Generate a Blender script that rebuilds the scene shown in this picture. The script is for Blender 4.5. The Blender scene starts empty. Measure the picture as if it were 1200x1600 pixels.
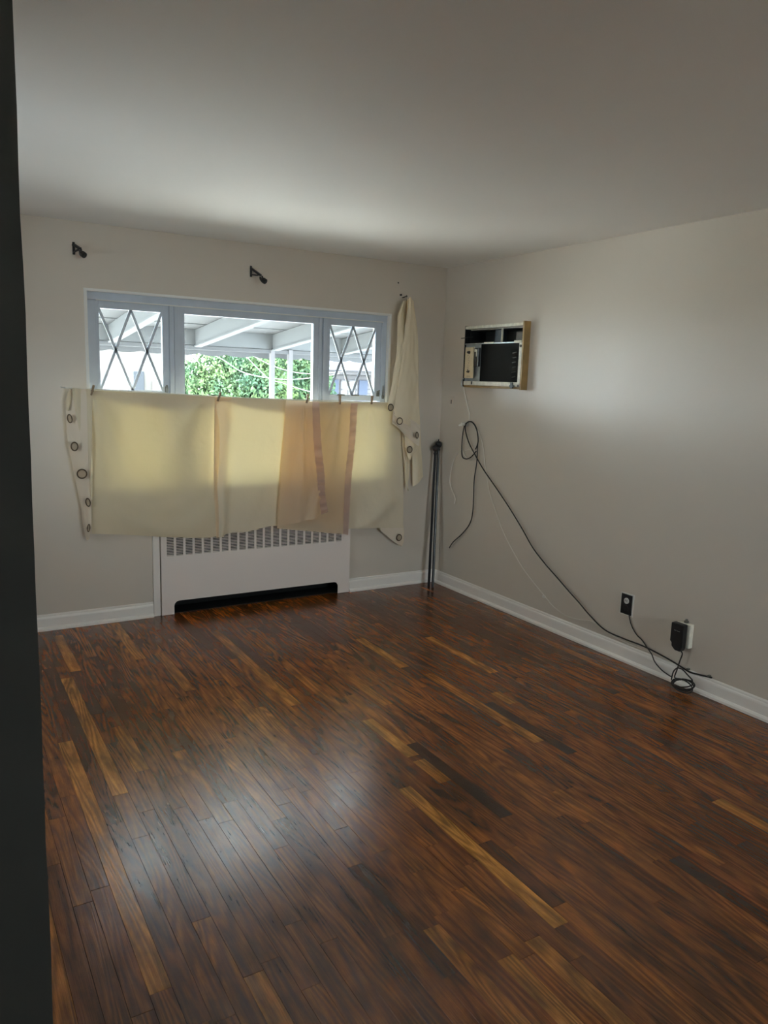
import bpy, bmesh, math, random
from mathutils import Vector, Matrix, noise
random.seed(7)
scene = bpy.context.scene
COL = scene.collection

# ------------------------------------------------------------------ camera
cam_data = bpy.data.cameras.new('camera')
cam_data.sensor_fit = 'VERTICAL'
cam_data.sensor_height = 36.0
cam_data.lens = 36.0 * 1191.54 / 1600.0
cam_data.clip_start = 0.02
cam = bpy.data.objects.new('camera', cam_data)
COL.objects.link(cam)
_r = Vector((0.85848066, -0.51183674, 0.03215756))
_u = Vector((0.05941237, 0.16153983, 0.98507617))
_f = Vector((0.5093929, 0.84375828, -0.16908825))
_m = Matrix((_r, _u, -_f)).transposed().to_4x4()
_m.translation = Vector((-3.4656, -4.9293, 1.5813))
cam.matrix_world = _m
scene.camera = cam

# ------------------------------------------------------------------ sky and light
world = bpy.data.worlds.new('overcast_sky')
scene.world = world
world.use_nodes = True
wn = world.node_tree
wn.nodes.clear()
w_out = wn.nodes.new('ShaderNodeOutputWorld')
w_bg = wn.nodes.new('ShaderNodeBackground')
w_bg.inputs['Color'].default_value = (0.86, 0.94, 1.02, 1)
w_bg.inputs['Strength'].default_value = 34.0
wn.links.new(w_bg.outputs[0], w_out.inputs['Surface'])

def portal(name, loc, rot, sx, sy):
    l = bpy.data.lights.new(name, 'AREA')
    l.shape = 'RECTANGLE'
    l.size = sx
    l.size_y = sy
    l.cycles.is_portal = True
    o = bpy.data.objects.new(name, l)
    o.location = loc
    o.rotation_euler = rot
    COL.objects.link(o)
portal('rear_fill_portal', (-1.1, -7.66, 1.42), (math.radians(90), 0, 0), 1.2, 0.85)  # serves the added rear window that fills the room
portal('left_fill_portal', (-4.66, -1.65, 1.5), (math.radians(90), 0, math.radians(-90)), 0.7, 0.6)  # serves the added left window that lifts the right wall
portal('window_portal', (-1.55, 0.16, 1.43), (math.radians(-90), 0, 0), 2.12, 1.28)

sun = bpy.data.lights.new('afternoon_sun', 'SUN')
sun.energy = 90.0
sun.angle = math.radians(4)
sun.color = (1.0, 0.96, 0.88)
sun_o = bpy.data.objects.new('afternoon_sun', sun)
sun_o.rotation_euler = Vector((-0.80, -0.12, 0.60)).to_track_quat('Z', 'Y').to_euler()
COL.objects.link(sun_o)

vs = scene.view_settings
vs.view_transform = 'Standard'
vs.look = 'None'
vs.exposure = 0.0
vs.gamma = 1.0
vs.use_curve_mapping = False
scene.cycles.max_bounces = 10
scene.cycles.diffuse_bounces = 6
scene.cycles.transparent_max_bounces = 12
scene.cycles.sample_clamp_indirect = 6.0

# ------------------------------------------------------------------ materials
def mat(name, col, rough=0.6, metal=0.0, spec=0.5, bump=0.0, bscale=60.0, vary=0.0, vscale=3.0, coat=0.0):
    m = bpy.data.materials.new(name)
    m.use_nodes = True
    nt = m.node_tree
    b = nt.nodes['Principled BSDF']
    b.inputs['Base Color'].default_value = (*col, 1)
    b.inputs['Roughness'].default_value = rough
    b.inputs['Metallic'].default_value = metal
    b.inputs['Specular IOR Level'].default_value = spec
    b.inputs['Coat Weight'].default_value = coat
    tc = nt.nodes.new('ShaderNodeTexCoord')
    if vary > 0:
        n = nt.nodes.new('ShaderNodeTexNoise')
        n.inputs['Scale'].default_value = vscale
        n.inputs['Detail'].default_value = 5
        nt.links.new(tc.outputs['Object'], n.inputs['Vector'])
        r = nt.nodes.new('ShaderNodeValToRGB')
        r.color_ramp.elements[0].position = 0.3
        r.color_ramp.elements[1].position = 0.7
        r.color_ramp.elements[0].color = (*[c * (1 - vary) for c in col], 1)
        r.color_ramp.elements[1].color = (*[min(1, c * (1 + vary)) for c in col], 1)
        nt.links.new(n.outputs['Fac'], r.inputs['Fac'])
        nt.links.new(r.outputs['Color'], b.inputs['Base Color'])
    if bump > 0:
        n2 = nt.nodes.new('ShaderNodeTexNoise')
        n2.inputs['Scale'].default_value = bscale
        n2.inputs['Detail'].default_value = 4
        nt.links.new(tc.outputs['Object'], n2.inputs['Vector'])
        bp = nt.nodes.new('ShaderNodeBump')
        bp.inputs['Strength'].default_value = bump
        bp.inputs['Distance'].default_value = 0.004
        nt.links.new(n2.outputs['Fac'], bp.inputs['Height'])
        nt.links.new(bp.outputs['Normal'], b.inputs['Normal'])
    return m

M_wall = mat('wall_paint', (0.67, 0.605, 0.525), 0.40, bump=0.22, bscale=9, vary=0.02, vscale=1.2)
M_ceil = mat('ceiling_paint', (0.84, 0.82, 0.79), 0.6, bump=0.25, bscale=5, vary=0.02, vscale=0.8)
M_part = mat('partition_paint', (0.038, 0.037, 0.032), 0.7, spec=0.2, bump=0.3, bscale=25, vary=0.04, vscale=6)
M_trim = mat('trim_paint', (0.90, 0.86, 0.81), 0.35, bump=0.08, bscale=30)
M_rad = mat('radiator_enamel', (0.88, 0.80, 0.75), 0.4, bump=0.06, bscale=30)
M_frame = mat('window_frame_paint', (0.56, 0.63, 0.73), 0.4, vary=0.05, vscale=8)
M_bead = mat('white_bead', (0.85, 0.85, 0.83), 0.4)
M_black = mat('black_metal', (0.012, 0.012, 0.013), 0.4)
M_blackmatt = mat('black_matt', (0.008, 0.008, 0.008), 0.85)
M_rod = mat('black_rod', (0.010, 0.010, 0.012), 0.28)
M_cable = mat('black_cable', (0.015, 0.013, 0.012), 0.5)
M_white = mat('white_plastic', (0.75, 0.73, 0.68), 0.4)
M_wcable = mat('white_cable', (0.78, 0.74, 0.66), 0.45)
M_oak = mat('oak_board', (0.30, 0.19, 0.07), 0.5, vary=0.25, vscale=14, bump=0.1)
M_beige = mat('beige_panel', (0.78, 0.65, 0.43), 0.5, vary=0.06, vscale=20)
M_steel = mat('galvanised_steel', (0.42, 0.46, 0.48), 0.35, metal=0.7, vary=0.2, vscale=30)
M_cream = mat('cream_metal', (0.85, 0.82, 0.70), 0.4, vary=0.12, vscale=40)
M_acdark = mat('dark_cavity', (0.018, 0.019, 0.018), 0.6)
M_coil = mat('coil_fins', (0.010, 0.009, 0.008), 0.7)
M_knob = mat('dark_knob', (0.05, 0.045, 0.04), 0.4)
M_ring = mat('bronze_grommet', (0.11, 0.075, 0.045), 0.35, metal=0.6)
M_peg = mat('clothespeg_wood', (0.30, 0.20, 0.12), 0.6, vary=0.15, vscale=60)
M_latch = mat('dull_metal', (0.20, 0.20, 0.18), 0.4, metal=0.8)
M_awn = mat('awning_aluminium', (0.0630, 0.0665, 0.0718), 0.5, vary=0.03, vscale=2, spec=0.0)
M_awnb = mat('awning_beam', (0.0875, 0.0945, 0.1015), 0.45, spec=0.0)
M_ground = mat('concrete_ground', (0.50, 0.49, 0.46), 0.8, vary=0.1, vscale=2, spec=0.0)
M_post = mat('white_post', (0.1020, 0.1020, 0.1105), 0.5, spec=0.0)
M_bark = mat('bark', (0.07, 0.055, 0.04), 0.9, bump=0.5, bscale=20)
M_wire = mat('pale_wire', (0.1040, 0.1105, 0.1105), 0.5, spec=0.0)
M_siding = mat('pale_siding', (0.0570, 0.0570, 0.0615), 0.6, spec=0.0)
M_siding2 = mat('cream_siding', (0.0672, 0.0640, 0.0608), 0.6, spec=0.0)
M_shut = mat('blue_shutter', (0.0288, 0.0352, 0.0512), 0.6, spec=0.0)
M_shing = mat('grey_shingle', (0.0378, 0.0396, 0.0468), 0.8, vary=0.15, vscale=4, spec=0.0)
M_hglass = mat('house_glass', (0.05, 0.06, 0.065), 0.2)
M_stucco = mat('outside_wall', (0.45, 0.43, 0.40), 0.8, spec=0.0)

def glass_mat():
    m = bpy.data.materials.new('window_glass')
    m.use_nodes = True
    nt = m.node_tree
    nt.nodes.clear()
    o = nt.nodes.new('ShaderNodeOutputMaterial')
    mix = nt.nodes.new('ShaderNodeMixShader')
    t = nt.nodes.new('ShaderNodeBsdfTransparent')
    t.inputs['Color'].default_value = (0.95, 0.98, 0.97, 1)
    g = nt.nodes.new('ShaderNodeBsdfGlossy')
    g.inputs['Roughness'].default_value = 0.02
    fr = nt.nodes.new('ShaderNodeFresnel')
    fr.inputs['IOR'].default_value = 1.35
    nt.links.new(fr.outputs[0], mix.inputs['Fac'])
    nt.links.new(t.outputs[0], mix.inputs[1])
    nt.links.new(g.outputs[0], mix.inputs[2])
    nt.links.new(mix.outputs[0], o.inputs['Surface'])
    return m
M_glass = glass_mat()

def cloth_mat(name, refl, trans, fac=0.45, bump=0.25, streak=0.04):
    m = bpy.data.materials.new(name)
    m.use_nodes = True
    nt = m.node_tree
    nt.nodes.clear()
    o = nt.nodes.new('ShaderNodeOutputMaterial')
    mix = nt.nodes.new('ShaderNodeMixShader')
    mix.inputs['Fac'].default_value = fac
    d = nt.nodes.new('ShaderNodeBsdfDiffuse')
    d.inputs['Color'].default_value = (*refl, 1)
    t = nt.nodes.new('ShaderNodeBsdfTranslucent')
    t.inputs['Color'].default_value = (*trans, 1)
    tc = nt.nodes.new('ShaderNodeTexCoord')
    n = nt.nodes.new('ShaderNodeTexNoise')
    n.inputs['Scale'].default_value = 7
    n.inputs['Detail'].default_value = 5
    nt.links.new(tc.outputs['Object'], n.inputs['Vector'])
    wv = nt.nodes.new('ShaderNodeTexNoise')
    wv.inputs['Scale'].default_value = 700
    nt.links.new(tc.outputs['Object'], wv.inputs['Vector'])
    bp = nt.nodes.new('ShaderNodeBump')
    bp.inputs['Strength'].default_value = min(1.0, bump * 2)
    bp.inputs['Distance'].default_value = 0.012
    nt.links.new(n.outputs['Fac'], bp.inputs['Height'])
    nt.links.new(bp.outputs['Normal'], d.inputs['Normal'])
    nt.links.new(bp.outputs['Normal'], t.inputs['Normal'])
    hsv = nt.nodes.new('ShaderNodeHueSaturation')
    mr = nt.nodes.new('ShaderNodeMapRange')
    mr.inputs['To Min'].default_value = 1 - streak * 3
    mr.inputs['To Max'].default_value = 1 + streak * 3
    nt.links.new(wv.outputs['Fac'], mr.inputs['Value'])
    nt.links.new(mr.outputs['Result'], hsv.inputs['Value'])
    hsv.inputs['Color'].default_value = (*trans, 1)
    nt.links.new(hsv.outputs['Color'], t.inputs['Color'])
    nt.links.new(d.outputs[0], mix.inputs[1])
    nt.links.new(t.outputs[0], mix.inputs[2])
    nt.links.new(mix.outputs[0], o.inputs['Surface'])
    return m
M_cloth = cloth_mat('cream_curtain', (0.90, 0.79, 0.58), (0.185, 0.138, 0.046), 0.28)
M_sheer = cloth_mat('thin_tan_curtain', (0.84, 0.745, 0.60), (0.93, 0.75, 0.52), 0.58)
M_hang = cloth_mat('hanging_cream_cloth', (0.93, 0.82, 0.62), (0.5, 0.38, 0.2), 0.15)
M_lightpanel = cloth_mat('added_light_panel', (0.7, 0.7, 0.7), (0.52, 0.545, 0.57), 0.40, 0.0)  # lets light through so the floor mirrors a brighter window
M_cloth2 = cloth_mat('cream_curtain_thin', (0.90, 0.80, 0.62), (0.30, 0.235, 0.105), 0.28)
M_header = cloth_mat('curtain_header_stiff', (0.90, 0.79, 0.64), (0.20, 0.15, 0.09), 0.2)
M_hem = cloth_mat('curtain_header_tape', (0.56, 0.47, 0.42), (0.85, 0.62, 0.52), 0.5)
M_hole = cloth_mat('hole_shade_cloth', (0.52, 0.43, 0.32), (0.2, 0.14, 0.08), 0.2)  # duller cloth colour stands for the shade inside the eyelets

def wood_mat():
    """Strip oak: base tone per plank from the mesh attribute, grain along Y."""
    m = bpy.data.materials.new('stained_oak_strip')
    m.use_nodes = True
    nt = m.node_tree
    L = nt.links.new
    b = nt.nodes['Principled BSDF']
    at = nt.nodes.new('ShaderNodeAttribute')
    at.attribute_name = 'plank'
    sep = nt.nodes.new('ShaderNodeSeparateColor')
    L(at.outputs['Color'], sep.inputs['Color'])
    geo = nt.nodes.new('ShaderNodeNewGeometry')
    # per plank offset of the grain
    off = nt.nodes.new('ShaderNodeCombineXYZ')
    mul = nt.nodes.new('ShaderNodeMath'); mul.operation = 'MULTIPLY'; mul.inputs[1].default_value = 37.0
    L(sep.outputs['Green'], mul.inputs[0])
    L(mul.outputs[0], off.inputs['Z'])
    L(mul.outputs[0], off.inputs['Y'])
    add = nt.nodes.new('ShaderNodeVectorMath'); add.operation = 'ADD'
    L(geo.outputs['Position'], add.inputs[0]); L(off.outputs[0], add.inputs[1])
    mp = nt.nodes.new('ShaderNodeMapping')
    mp.inputs['Scale'].default_value = (1.0, 0.085, 1.0)
    L(add.outputs[0], mp.inputs['Vector'])
    # cathedral grain: contour lines of a stretched noise
    n1 = nt.nodes.new('ShaderNodeTexNoise'); n1.inputs['Scale'].default_value = 10; n1.inputs['Detail'].default_value = 1.5; n1.inputs['Distortion'].default_value = 0.4
    L(mp.outputs[0], n1.inputs['Vector'])
    k = nt.nodes.new('ShaderNodeMath'); k.operation = 'MULTIPLY'; k.inputs[1].default_value = 85
    L(n1.outputs['Fac'], k.inputs[0])
    sn = nt.nodes.new('ShaderNodeMath'); sn.operation = 'SINE'
    L(k.outputs[0], sn.inputs[0])
    ring = nt.nodes.new('ShaderNodeMapRange'); ring.inputs['From Min'].default_value = -1; ring.inputs['From Max'].default_value = 1
    ring.inputs['To Min'].default_value = 0.60; ring.inputs['To Max'].default_value = 1.12
    L(sn.outputs[0], ring.inputs['Value'])
    # fine pores
    mp2 = nt.nodes.new('ShaderNodeMapping'); mp2.inputs['Scale'].default_value = (1.0, 0.03, 1.0)
    L(add.outputs[0], mp2.inputs['Vector'])
    n2 = nt.nodes.new('ShaderNodeTexNoise'); n2.inputs['Scale'].default_value = 320; n2.inputs['Detail'].default_value = 3
    L(mp2.outputs[0], n2.inputs['Vector'])
    pore = nt.nodes.new('ShaderNodeMapRange'); pore.inputs['From Min'].default_value = 0.35; pore.inputs['From Max'].default_value = 0.6
    pore.inputs['To Min'].default_value = 0.72; pore.inputs['To Max'].default_value = 1.08
    L(n2.outputs['Fac'], pore.inputs['Value'])
    # stain blotches and dark patches
    mp3 = nt.nodes.new('ShaderNodeMapping'); mp3.inputs['Scale'].default_value = (1.0, 0.32, 1.0)
    L(add.outputs[0], mp3.inputs['Vector'])
    n3 = nt.nodes.new('ShaderNodeTexNoise'); n3.inputs['Scale'].default_value = 16; n3.inputs['Detail'].default_value = 5; n3.inputs['Roughness'].default_value = 0.62
    L(mp3.outputs[0], n3.inputs['Vector'])
    bl = nt.nodes.new('ShaderNodeMapRange'); bl.inputs['From Min'].default_value = 0.36; bl.inputs['From Max'].default_value = 0.60
    bl.inputs['To Min'].default_value = 0.56; bl.inputs['To Max'].default_value = 1.08
    L(n3.outputs['Fac'], bl.inputs['Value'])
    n4 = nt.nodes.new('ShaderNodeTexNoise'); n4.inputs['Scale'].default_value = 1.7; n4.inputs['Detail'].default_value = 3
    L(geo.outputs['Position'], n4.inputs['Vector'])
    lg = nt.nodes.new('ShaderNodeMapRange'); lg.inputs['From Min'].default_value = 0.35; lg.inputs['From Max'].default_value = 0.65
    lg.inputs['To Min'].default_value = 0.72; lg.inputs['To Max'].default_value = 1.12
    L(n4.outputs['Fac'], lg.inputs['Value'])
    def M(a, c):
        x = nt.nodes.new('ShaderNodeMath'); x.operation = 'MULTIPLY'
        L(a, x.inputs[0]); L(c, x.inputs[1]); return x.outputs[0]
    f = M(M(M(ring.outputs[0], pore.outputs[0]), bl.outputs[0]), lg.outputs[0])
    ramp = nt.nodes.new('ShaderNodeValToRGB')
    cr = ramp.color_ramp
    cr.elements[0].position = 0.0; cr.elements[0].color = (0.072, 0.022, 0.006, 1)
    cr.elements[1].position = 1.0; cr.elements[1].color = (0.56, 0.235, 0.04, 1)
    e = cr.elements.new(0.35); e.color = (0.20, 0.058, 0.011, 1)
    e = cr.elements.new(0.65); e.color = (0.31, 0.098, 0.015, 1)
    L(sep.outputs['Red'], ramp.inputs['Fac'])
    mx = nt.nodes.new('ShaderNodeVectorMath'); mx.operation = 'SCALE'
    L(ramp.outputs['Color'], mx.inputs[0]); L(f, mx.inputs['Scale'])
    L(mx.outputs[0], b.inputs['Base Color'])
    # varnish
    rr = nt.nodes.new('ShaderNodeMapRange'); rr.inputs['To Min'].default_value = 0.17; rr.inputs['To Max'].default_value = 0.30
    L(n3.outputs['Fac'], rr.inputs['Value'])
    L(rr.outputs[0], b.inputs['Roughness'])
    b.inputs['IOR'].default_value = 1.52
    n5 = nt.nodes.new('ShaderNodeTexNoise'); n5.inputs['Scale'].default_value = 9; n5.inputs['Detail'].default_value = 2
    L(add.outputs[0], n5.inputs['Vector'])
    ad = nt.nodes.new('ShaderNodeMath'); ad.operation = 'MULTIPLY_ADD'; ad.inputs[1].default_value = 6.0
    L(n5.outputs['Fac'], ad.inputs[0]); L(f, ad.inputs[2])
    bp = nt.nodes.new('ShaderNodeBump'); bp.inputs['Strength'].default_value = 0.25; bp.inputs['Distance'].default_value = 0.0008
    L(ad.outputs[0], bp.inputs['Height'])
    L(bp.outputs['Normal'], b.inputs['Normal'])
    return m
M_wood = wood_mat()
M_sub = mat('subfloor_gap', (0.015, 0.010, 0.007), 0.9)

def leaf_mat():
    m = mat('tree_leaves', (0.06, 0.10, 0.03), 0.6, spec=0.0)
    nt = m.node_tree
    b = nt.nodes['Principled BSDF']
    tc = nt.nodes.new('ShaderNodeNewGeometry')
    n = nt.nodes.new('ShaderNodeTexNoise'); n.inputs['Scale'].default_value = 2.2; n.inputs['Detail'].default_value = 4
    nt.links.new(tc.outputs['Position'], n.inputs['Vector'])
    r = nt.nodes.new('ShaderNodeValToRGB')
    r.color_ramp.elements[0].position = 0.35; r.color_ramp.elements[0].color = (0.020, 0.040, 0.026, 1)
    r.color_ramp.elements[1].position = 0.68; r.color_ramp.elements[1].color = (0.038, 0.060, 0.024, 1)
    nt.links.new(n.outputs['Fac'], r.inputs['Fac'])
    nt.links.new(r.outputs['Color'], b.inputs['Base Color'])
    return m
M_leaf = leaf_mat()

# ------------------------------------------------------------------ helpers
def empty(name, loc, label=None, cat=None, group=None, kind=None):
    o = bpy.data.objects.new(name, None)
    o.empty_display_size = 0.05
    COL.objects.link(o)
    o.location = loc
    tag(o, label, cat, group, kind)
    return o

def tag(o, label=None, cat=None, group=None, kind=None):
    if label: o['label'] = label
    if cat: o['category'] = cat
    if group: o['group'] = group
    if kind: o['kind'] = kind
    return o

def wloc(o):
    v = Vector((0, 0, 0))
    while o is not None:
        v += o.location
        o = o.parent
    return v

def obj(name, bm, m, parent=None, smooth=False, origin=None):
    """bmesh in world coordinates -> one mesh object (origin moved, parented)."""
    me = bpy.data.meshes.new(name)
    if origin is None:
        if parent is not None and parent.type == 'EMPTY' or parent is not None:
            origin = wloc(parent)
        else:
            origin = Vector((0, 0, 0))
    origin = Vector(origin)
    bmesh.ops.translate(bm, vec=-origin, verts=bm.verts)
    bm.to_mesh(me)
    bm.free()
    if smooth:
        for p in me.polygons: p.use_smooth = True
    for mm in (m if isinstance(m, (list, tuple)) else [m]):
        me.materials.append(mm)
    o = bpy.data.objects.new(name, me)
    COL.objects.link(o)
    if parent is not None:
        o.parent = parent
        o.location = origin - wloc(parent)
    else:
        o.location = origin
    return o

def box(bm, x0, x1, y0, y1, z0, z1, bev=0.0):
    if x0 > x1: x0, x1 = x1, x0
    if y0 > y1: y0, y1 = y1, y0
    if z0 > z1: z0, z1 = z1, z0
    r = bmesh.ops.create_cube(bm, size=1.0)
    vsx = r['verts']
    for v in vsx:
        v.co = Vector(((x0 + x1) / 2 + v.co.x * (x1 - x0), (y0 + y1) / 2 + v.co.y * (y1 - y0), (z0 + z1) / 2 + v.co.z * (z1 - z0)))
    if bev > 0:
        es = list({e for v in vsx for e in v.link_edges})
        bmesh.ops.bevel(bm, geom=es, offset=bev, segments=2, affect='EDGES', profile=0.5)
    return bm

def B(*a, bev=0.0):
    return box(bmesh.new(), *a, bev=bev)

def bar(bm, a, b, w, h, up=(0, 0, 1)):
    """box of section w x h from a to b."""
    a, b = Vector(a), Vector(b)
    d = (b - a); l = d.length; d.normalize()
    up = Vector(up)
    s = d.cross(up)
    if s.length < 1e-4: s = d.cross(Vector((1, 0, 0)))
    s.normalize(); u = s.cross(d).normalized()
    vsn = []
    for t in (0, l):
        for sx, sz in ((-1, -1), (1, -1), (1, 1), (-1, 1)):
            vsn.append(bm.verts.new(a + d * t + s * sx * w / 2 + u * sz * h / 2))
    for q in ((0, 3, 2, 1), (4, 5, 6, 7), (0, 1, 5, 4), (1, 2, 6, 5), (2, 3, 7, 6), (3, 0, 4, 7)):
        bm.faces.new([vsn[i] for i in q])
    return bm

def smooth_path(pts, n=8):
    pts = [Vector(p) for p in pts]
    P = [pts[0]] + pts + [pts[-1]]
    out = []
    for i in range(1, len(P) - 2):
        p0, p1, p2, p3 = P[i - 1], P[i], P[i + 1], P[i + 2]
        for k in range(n):
            t = k / n
            out.append(0.5 * ((2 * p1) + (-p0 + p2) * t + (2 * p0 - 5 * p1 + 4 * p2 - p3) * t * t + (-p0 + 3 * p1 - 3 * p2 + p3) * t ** 3))
    out.append(pts[-1])
    return out

def tube(bm, pts, r, seg=8, smooth=0):
    if smooth: pts = smooth_path(pts, smooth)
    pts = [Vector(p) for p in pts]
    rings = []
    prev = None
    for i, p in enumerate(pts):
        d = (pts[min(i + 1, len(pts) - 1)] - pts[max(i - 1, 0)])
        if d.length < 1e-7: d = Vector((0, 0, 1))
        d.normalize()
        if prev is None:
            a = d.cross(Vector((0.31, 0.2, 0.93)))
            if a.length < 0.1: a = d.cross(Vector((1, 0, 0)))
        else:
            a = prev - d * prev.dot(d)
        a.normalize(); prev = a
        c = d.cross(a)
        rr = r[i] if isinstance(r, (list, tuple)) else r
        rings.append([bm.verts.new(p + (a * math.cos(2 * math.pi * k / seg) + c * math.sin(2 * math.pi * k / seg)) * rr) for k in range(seg)])
    for A, C in zip(rings, rings[1:]):
        for k in range(seg):
            bm.faces.new((A[k], A[(k + 1) % seg], C[(k + 1) % seg], C[k]))
    bm.faces.new(rings[0][::-1]); bm.faces.new(rings[-1])
    return bm

def lathe(bm, a, d, prof, seg=20):
    """prof: list of (distance along d, radius)."""
    a = Vector(a); d = Vector(d).normalized()
    u = d.cross(Vector((0, 0, 1)))
    if u.length < 0.1: u = d.cross(Vector((1, 0, 0)))
    u.normalize(); v = d.cross(u)
    rings = [[bm.verts.new(a + d * t + (u * math.cos(2 * math.pi * k / seg) + v * math.sin(2 * math.pi * k / seg)) * max(r, 1e-4)) for k in range(seg)] for t, r in prof]
    for A, C in zip(rings, rings[1:]):
        for k in range(seg):
            bm.faces.new((A[k], A[(k + 1) % seg], C[(k + 1) % seg], C[k]))
    bm.faces.new(rings[0][::-1]); bm.faces.new(rings[-1])
    return bm

def prism_x(bm, prof, x0, x1):
    """profile in (y,z) extruded along x."""
    A = [bm.verts.new((x0, y, z)) for y, z in prof]
    C = [bm.verts.new((x1, y, z)) for y, z in prof]
    n = len(prof)
    for i in range(n):
        bm.faces.new((A[i], A[(i + 1) % n], C[(i + 1) % n], C[i]))
    bm.faces.new(A[::-1]); bm.faces.new(C)
    bmesh.ops.recalc_face_normals(bm, faces=bm.faces)
    return bm

def prism_y(bm, prof, y0, y1):
    A = [bm.verts.new((x, y0, z)) for x, z in prof]
    C = [bm.verts.new((x, y1, z)) for x, z in prof]
    n = len(prof)
    for i in range(n):
        bm.faces.new((A[i], A[(i + 1) % n], C[(i + 1) % n], C[i]))
    bm.faces.new(A[::-1]); bm.faces.new(C)
    bmesh.ops.recalc_face_normals(bm, faces=bm.faces)
    return bm

def struct(name, bm, m, parent=None, smooth=False, origin=None):
    o = obj(name, bm, m, parent, smooth, origin)
    o['kind'] = 'structure'
    return o

# ------------------------------------------------------------------ room shell
H = 2.44
XL, YF = -4.6, -7.6          # left and front limits of the room
WX0, WX1, WZ0, WZ1 = -2.60, -0.495, 0.80, 2.056      # window opening
RX0, RX1, RZ1 = -2.195, -0.79, 0.72                  # radiator recess
FB = -0.013
bm = bmesh.new()
T = 0.24
box(bm, XL, WX0, 0, T, FB, H)
box(bm, WX1, 0.2, 0, T, FB, H)
box(bm, WX0, WX1, 0, T, WZ1, H)
box(bm, WX0, WX1, 0, T, RZ1, WZ0)
box(bm, WX0, RX0, 0, T, FB, RZ1)
box(bm, RX1, WX1, 0, T, FB, RZ1)
box(bm, RX0, RX1, T - 0.04, T, FB, RZ1)
struct('wall_back', bm, M_wall)
# right wall with the sleeve hole of the air conditioner
AY0, AY1, AZ0, AZ1 = -0.955, -0.355, 1.585, 1.965
bm = bmesh.new()
box(bm, 0, 0.24, AY1, 0.2, FB, H)
box(bm, 0, 0.24, YF, AY0, FB, H)
box(bm, 0, 0.24, AY0, AY1, FB, AZ0)
box(bm, 0, 0.24, AY0, AY1, AZ1, H)
struct('wall_right', bm, M_wall)
LY0, LY1, LZ0, LZ1 = -2.0, -1.3, 1.2, 1.8
bm = bmesh.new()
box(bm, XL - 0.2, XL, YF, LY0, FB, H)
box(bm, XL - 0.2, XL, LY1, 0.24, FB, H)
box(bm, XL - 0.2, XL, LY0, LY1, FB, LZ0)
box(bm, XL - 0.2, XL, LY0, LY1, LZ1, H)
struct('wall_left', bm, M_wall)
bm = bmesh.new()
box(bm, XL, -1.7, YF - 0.2, YF, FB, H)
box(bm, -0.5, 0.2, YF - 0.2, YF, FB, H)
box(bm, -1.7, -0.5, YF - 0.2, YF, 1.85, H)
box(bm, -1.7, -0.5, YF - 0.2, YF, FB, 1.0)
struct('wall_front', bm, M_wall)
bm = bmesh.new()
box(bm, XL - 0.2, 0.24, YF - 0.2, 0.24, H, H + 0.2)
struct('ceiling', bm, M_ceil)

# near partition end whose plaster edge hides the left of the room
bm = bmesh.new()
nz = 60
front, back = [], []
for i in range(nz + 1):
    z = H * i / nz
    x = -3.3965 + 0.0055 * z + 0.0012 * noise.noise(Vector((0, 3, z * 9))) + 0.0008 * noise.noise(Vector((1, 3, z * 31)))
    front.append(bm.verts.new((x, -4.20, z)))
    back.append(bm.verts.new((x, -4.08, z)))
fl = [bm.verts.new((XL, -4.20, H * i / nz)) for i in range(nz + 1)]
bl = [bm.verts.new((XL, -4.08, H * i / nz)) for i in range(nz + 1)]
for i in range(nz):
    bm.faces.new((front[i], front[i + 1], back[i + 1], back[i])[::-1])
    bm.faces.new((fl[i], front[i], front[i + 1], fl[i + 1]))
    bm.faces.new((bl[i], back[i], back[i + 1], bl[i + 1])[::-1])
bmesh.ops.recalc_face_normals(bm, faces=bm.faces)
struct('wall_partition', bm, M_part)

# floor: base slab and strip planks running towards the window wall
floor = struct('floor', B(XL - 0.2, 0.24, YF - 0.2, 0.24, -0.2, -0.012), M_sub)
PITCH = 0.058
special = {  # row: (far end, near end, tone)
    49: [(-0.86, -2.14, 0.93)], 48: [(-0.14, -0.78, 0.86), (-2.3, -2.95, 0.30)], 42: [(-0.04, -0.75, 0.84)], 33: [(-0.45, -1.70, 0.85), (-3.6, -4.3, 0.4)],
    50: [(-0.68, -2.33, 0.16)], 51: [(-1.6, -3.16, 0.88), (-0.3, -1.6, 0.42)], 32: [(-0.45, -1.5, 0.25), (-2.6, -3.48, 0.97), (-3.48, -4.3, 0.30)], 47: [(-3.22, -3.7, 0.82), (-1.55, -2.0, 0.75)],
    20: [(-0.98, -1.51, 0.95)], 13: [(-1.14, -1.80, 0.90)], 29: [(-2.0, -2.40, 0.97), (-2.44, -2.64, 0.84)], 19: [(-1.65, -2.55, 0.80)],
    16: [(-2.02, -2.17, 0.86)], 18: [(-2.11, -2.70, 0.06)], 28: [(-2.30, -2.95, 0.05)], 31: [(-3.04, -3.41, 0.10)],
    22: [(-3.42, -3.9, 0.06)], 39: [(-2.4, -2.94, 0.55), (-2.94, -3.48, 0.10)], 14: [(-3.25, -3.6, 0.88)], 36: [(-3.5, -4.0, 0.84)],
    35: [(-2.2, -3.2, 0.45)], 34: [(-3.48, -4.3, 0.80)], 46: [(-0.6, -1.5, 0.20)], 44: [(-1.9, -2.5, 0.72)], 53: [(-1.0, -2.2, 0.25)], 24: [(-0.5, -1.1, 0.2)],
    38: [(-3.3, -3.9, 0.72)], 40: [(-0.7, -1.3, 0.8)], 26: [(-1.2, -1.9, 0.7)], 10: [(-2.2, -2.9, 0.2)], 23: [(-2.9, -3.4, 0.66)],
}
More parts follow.
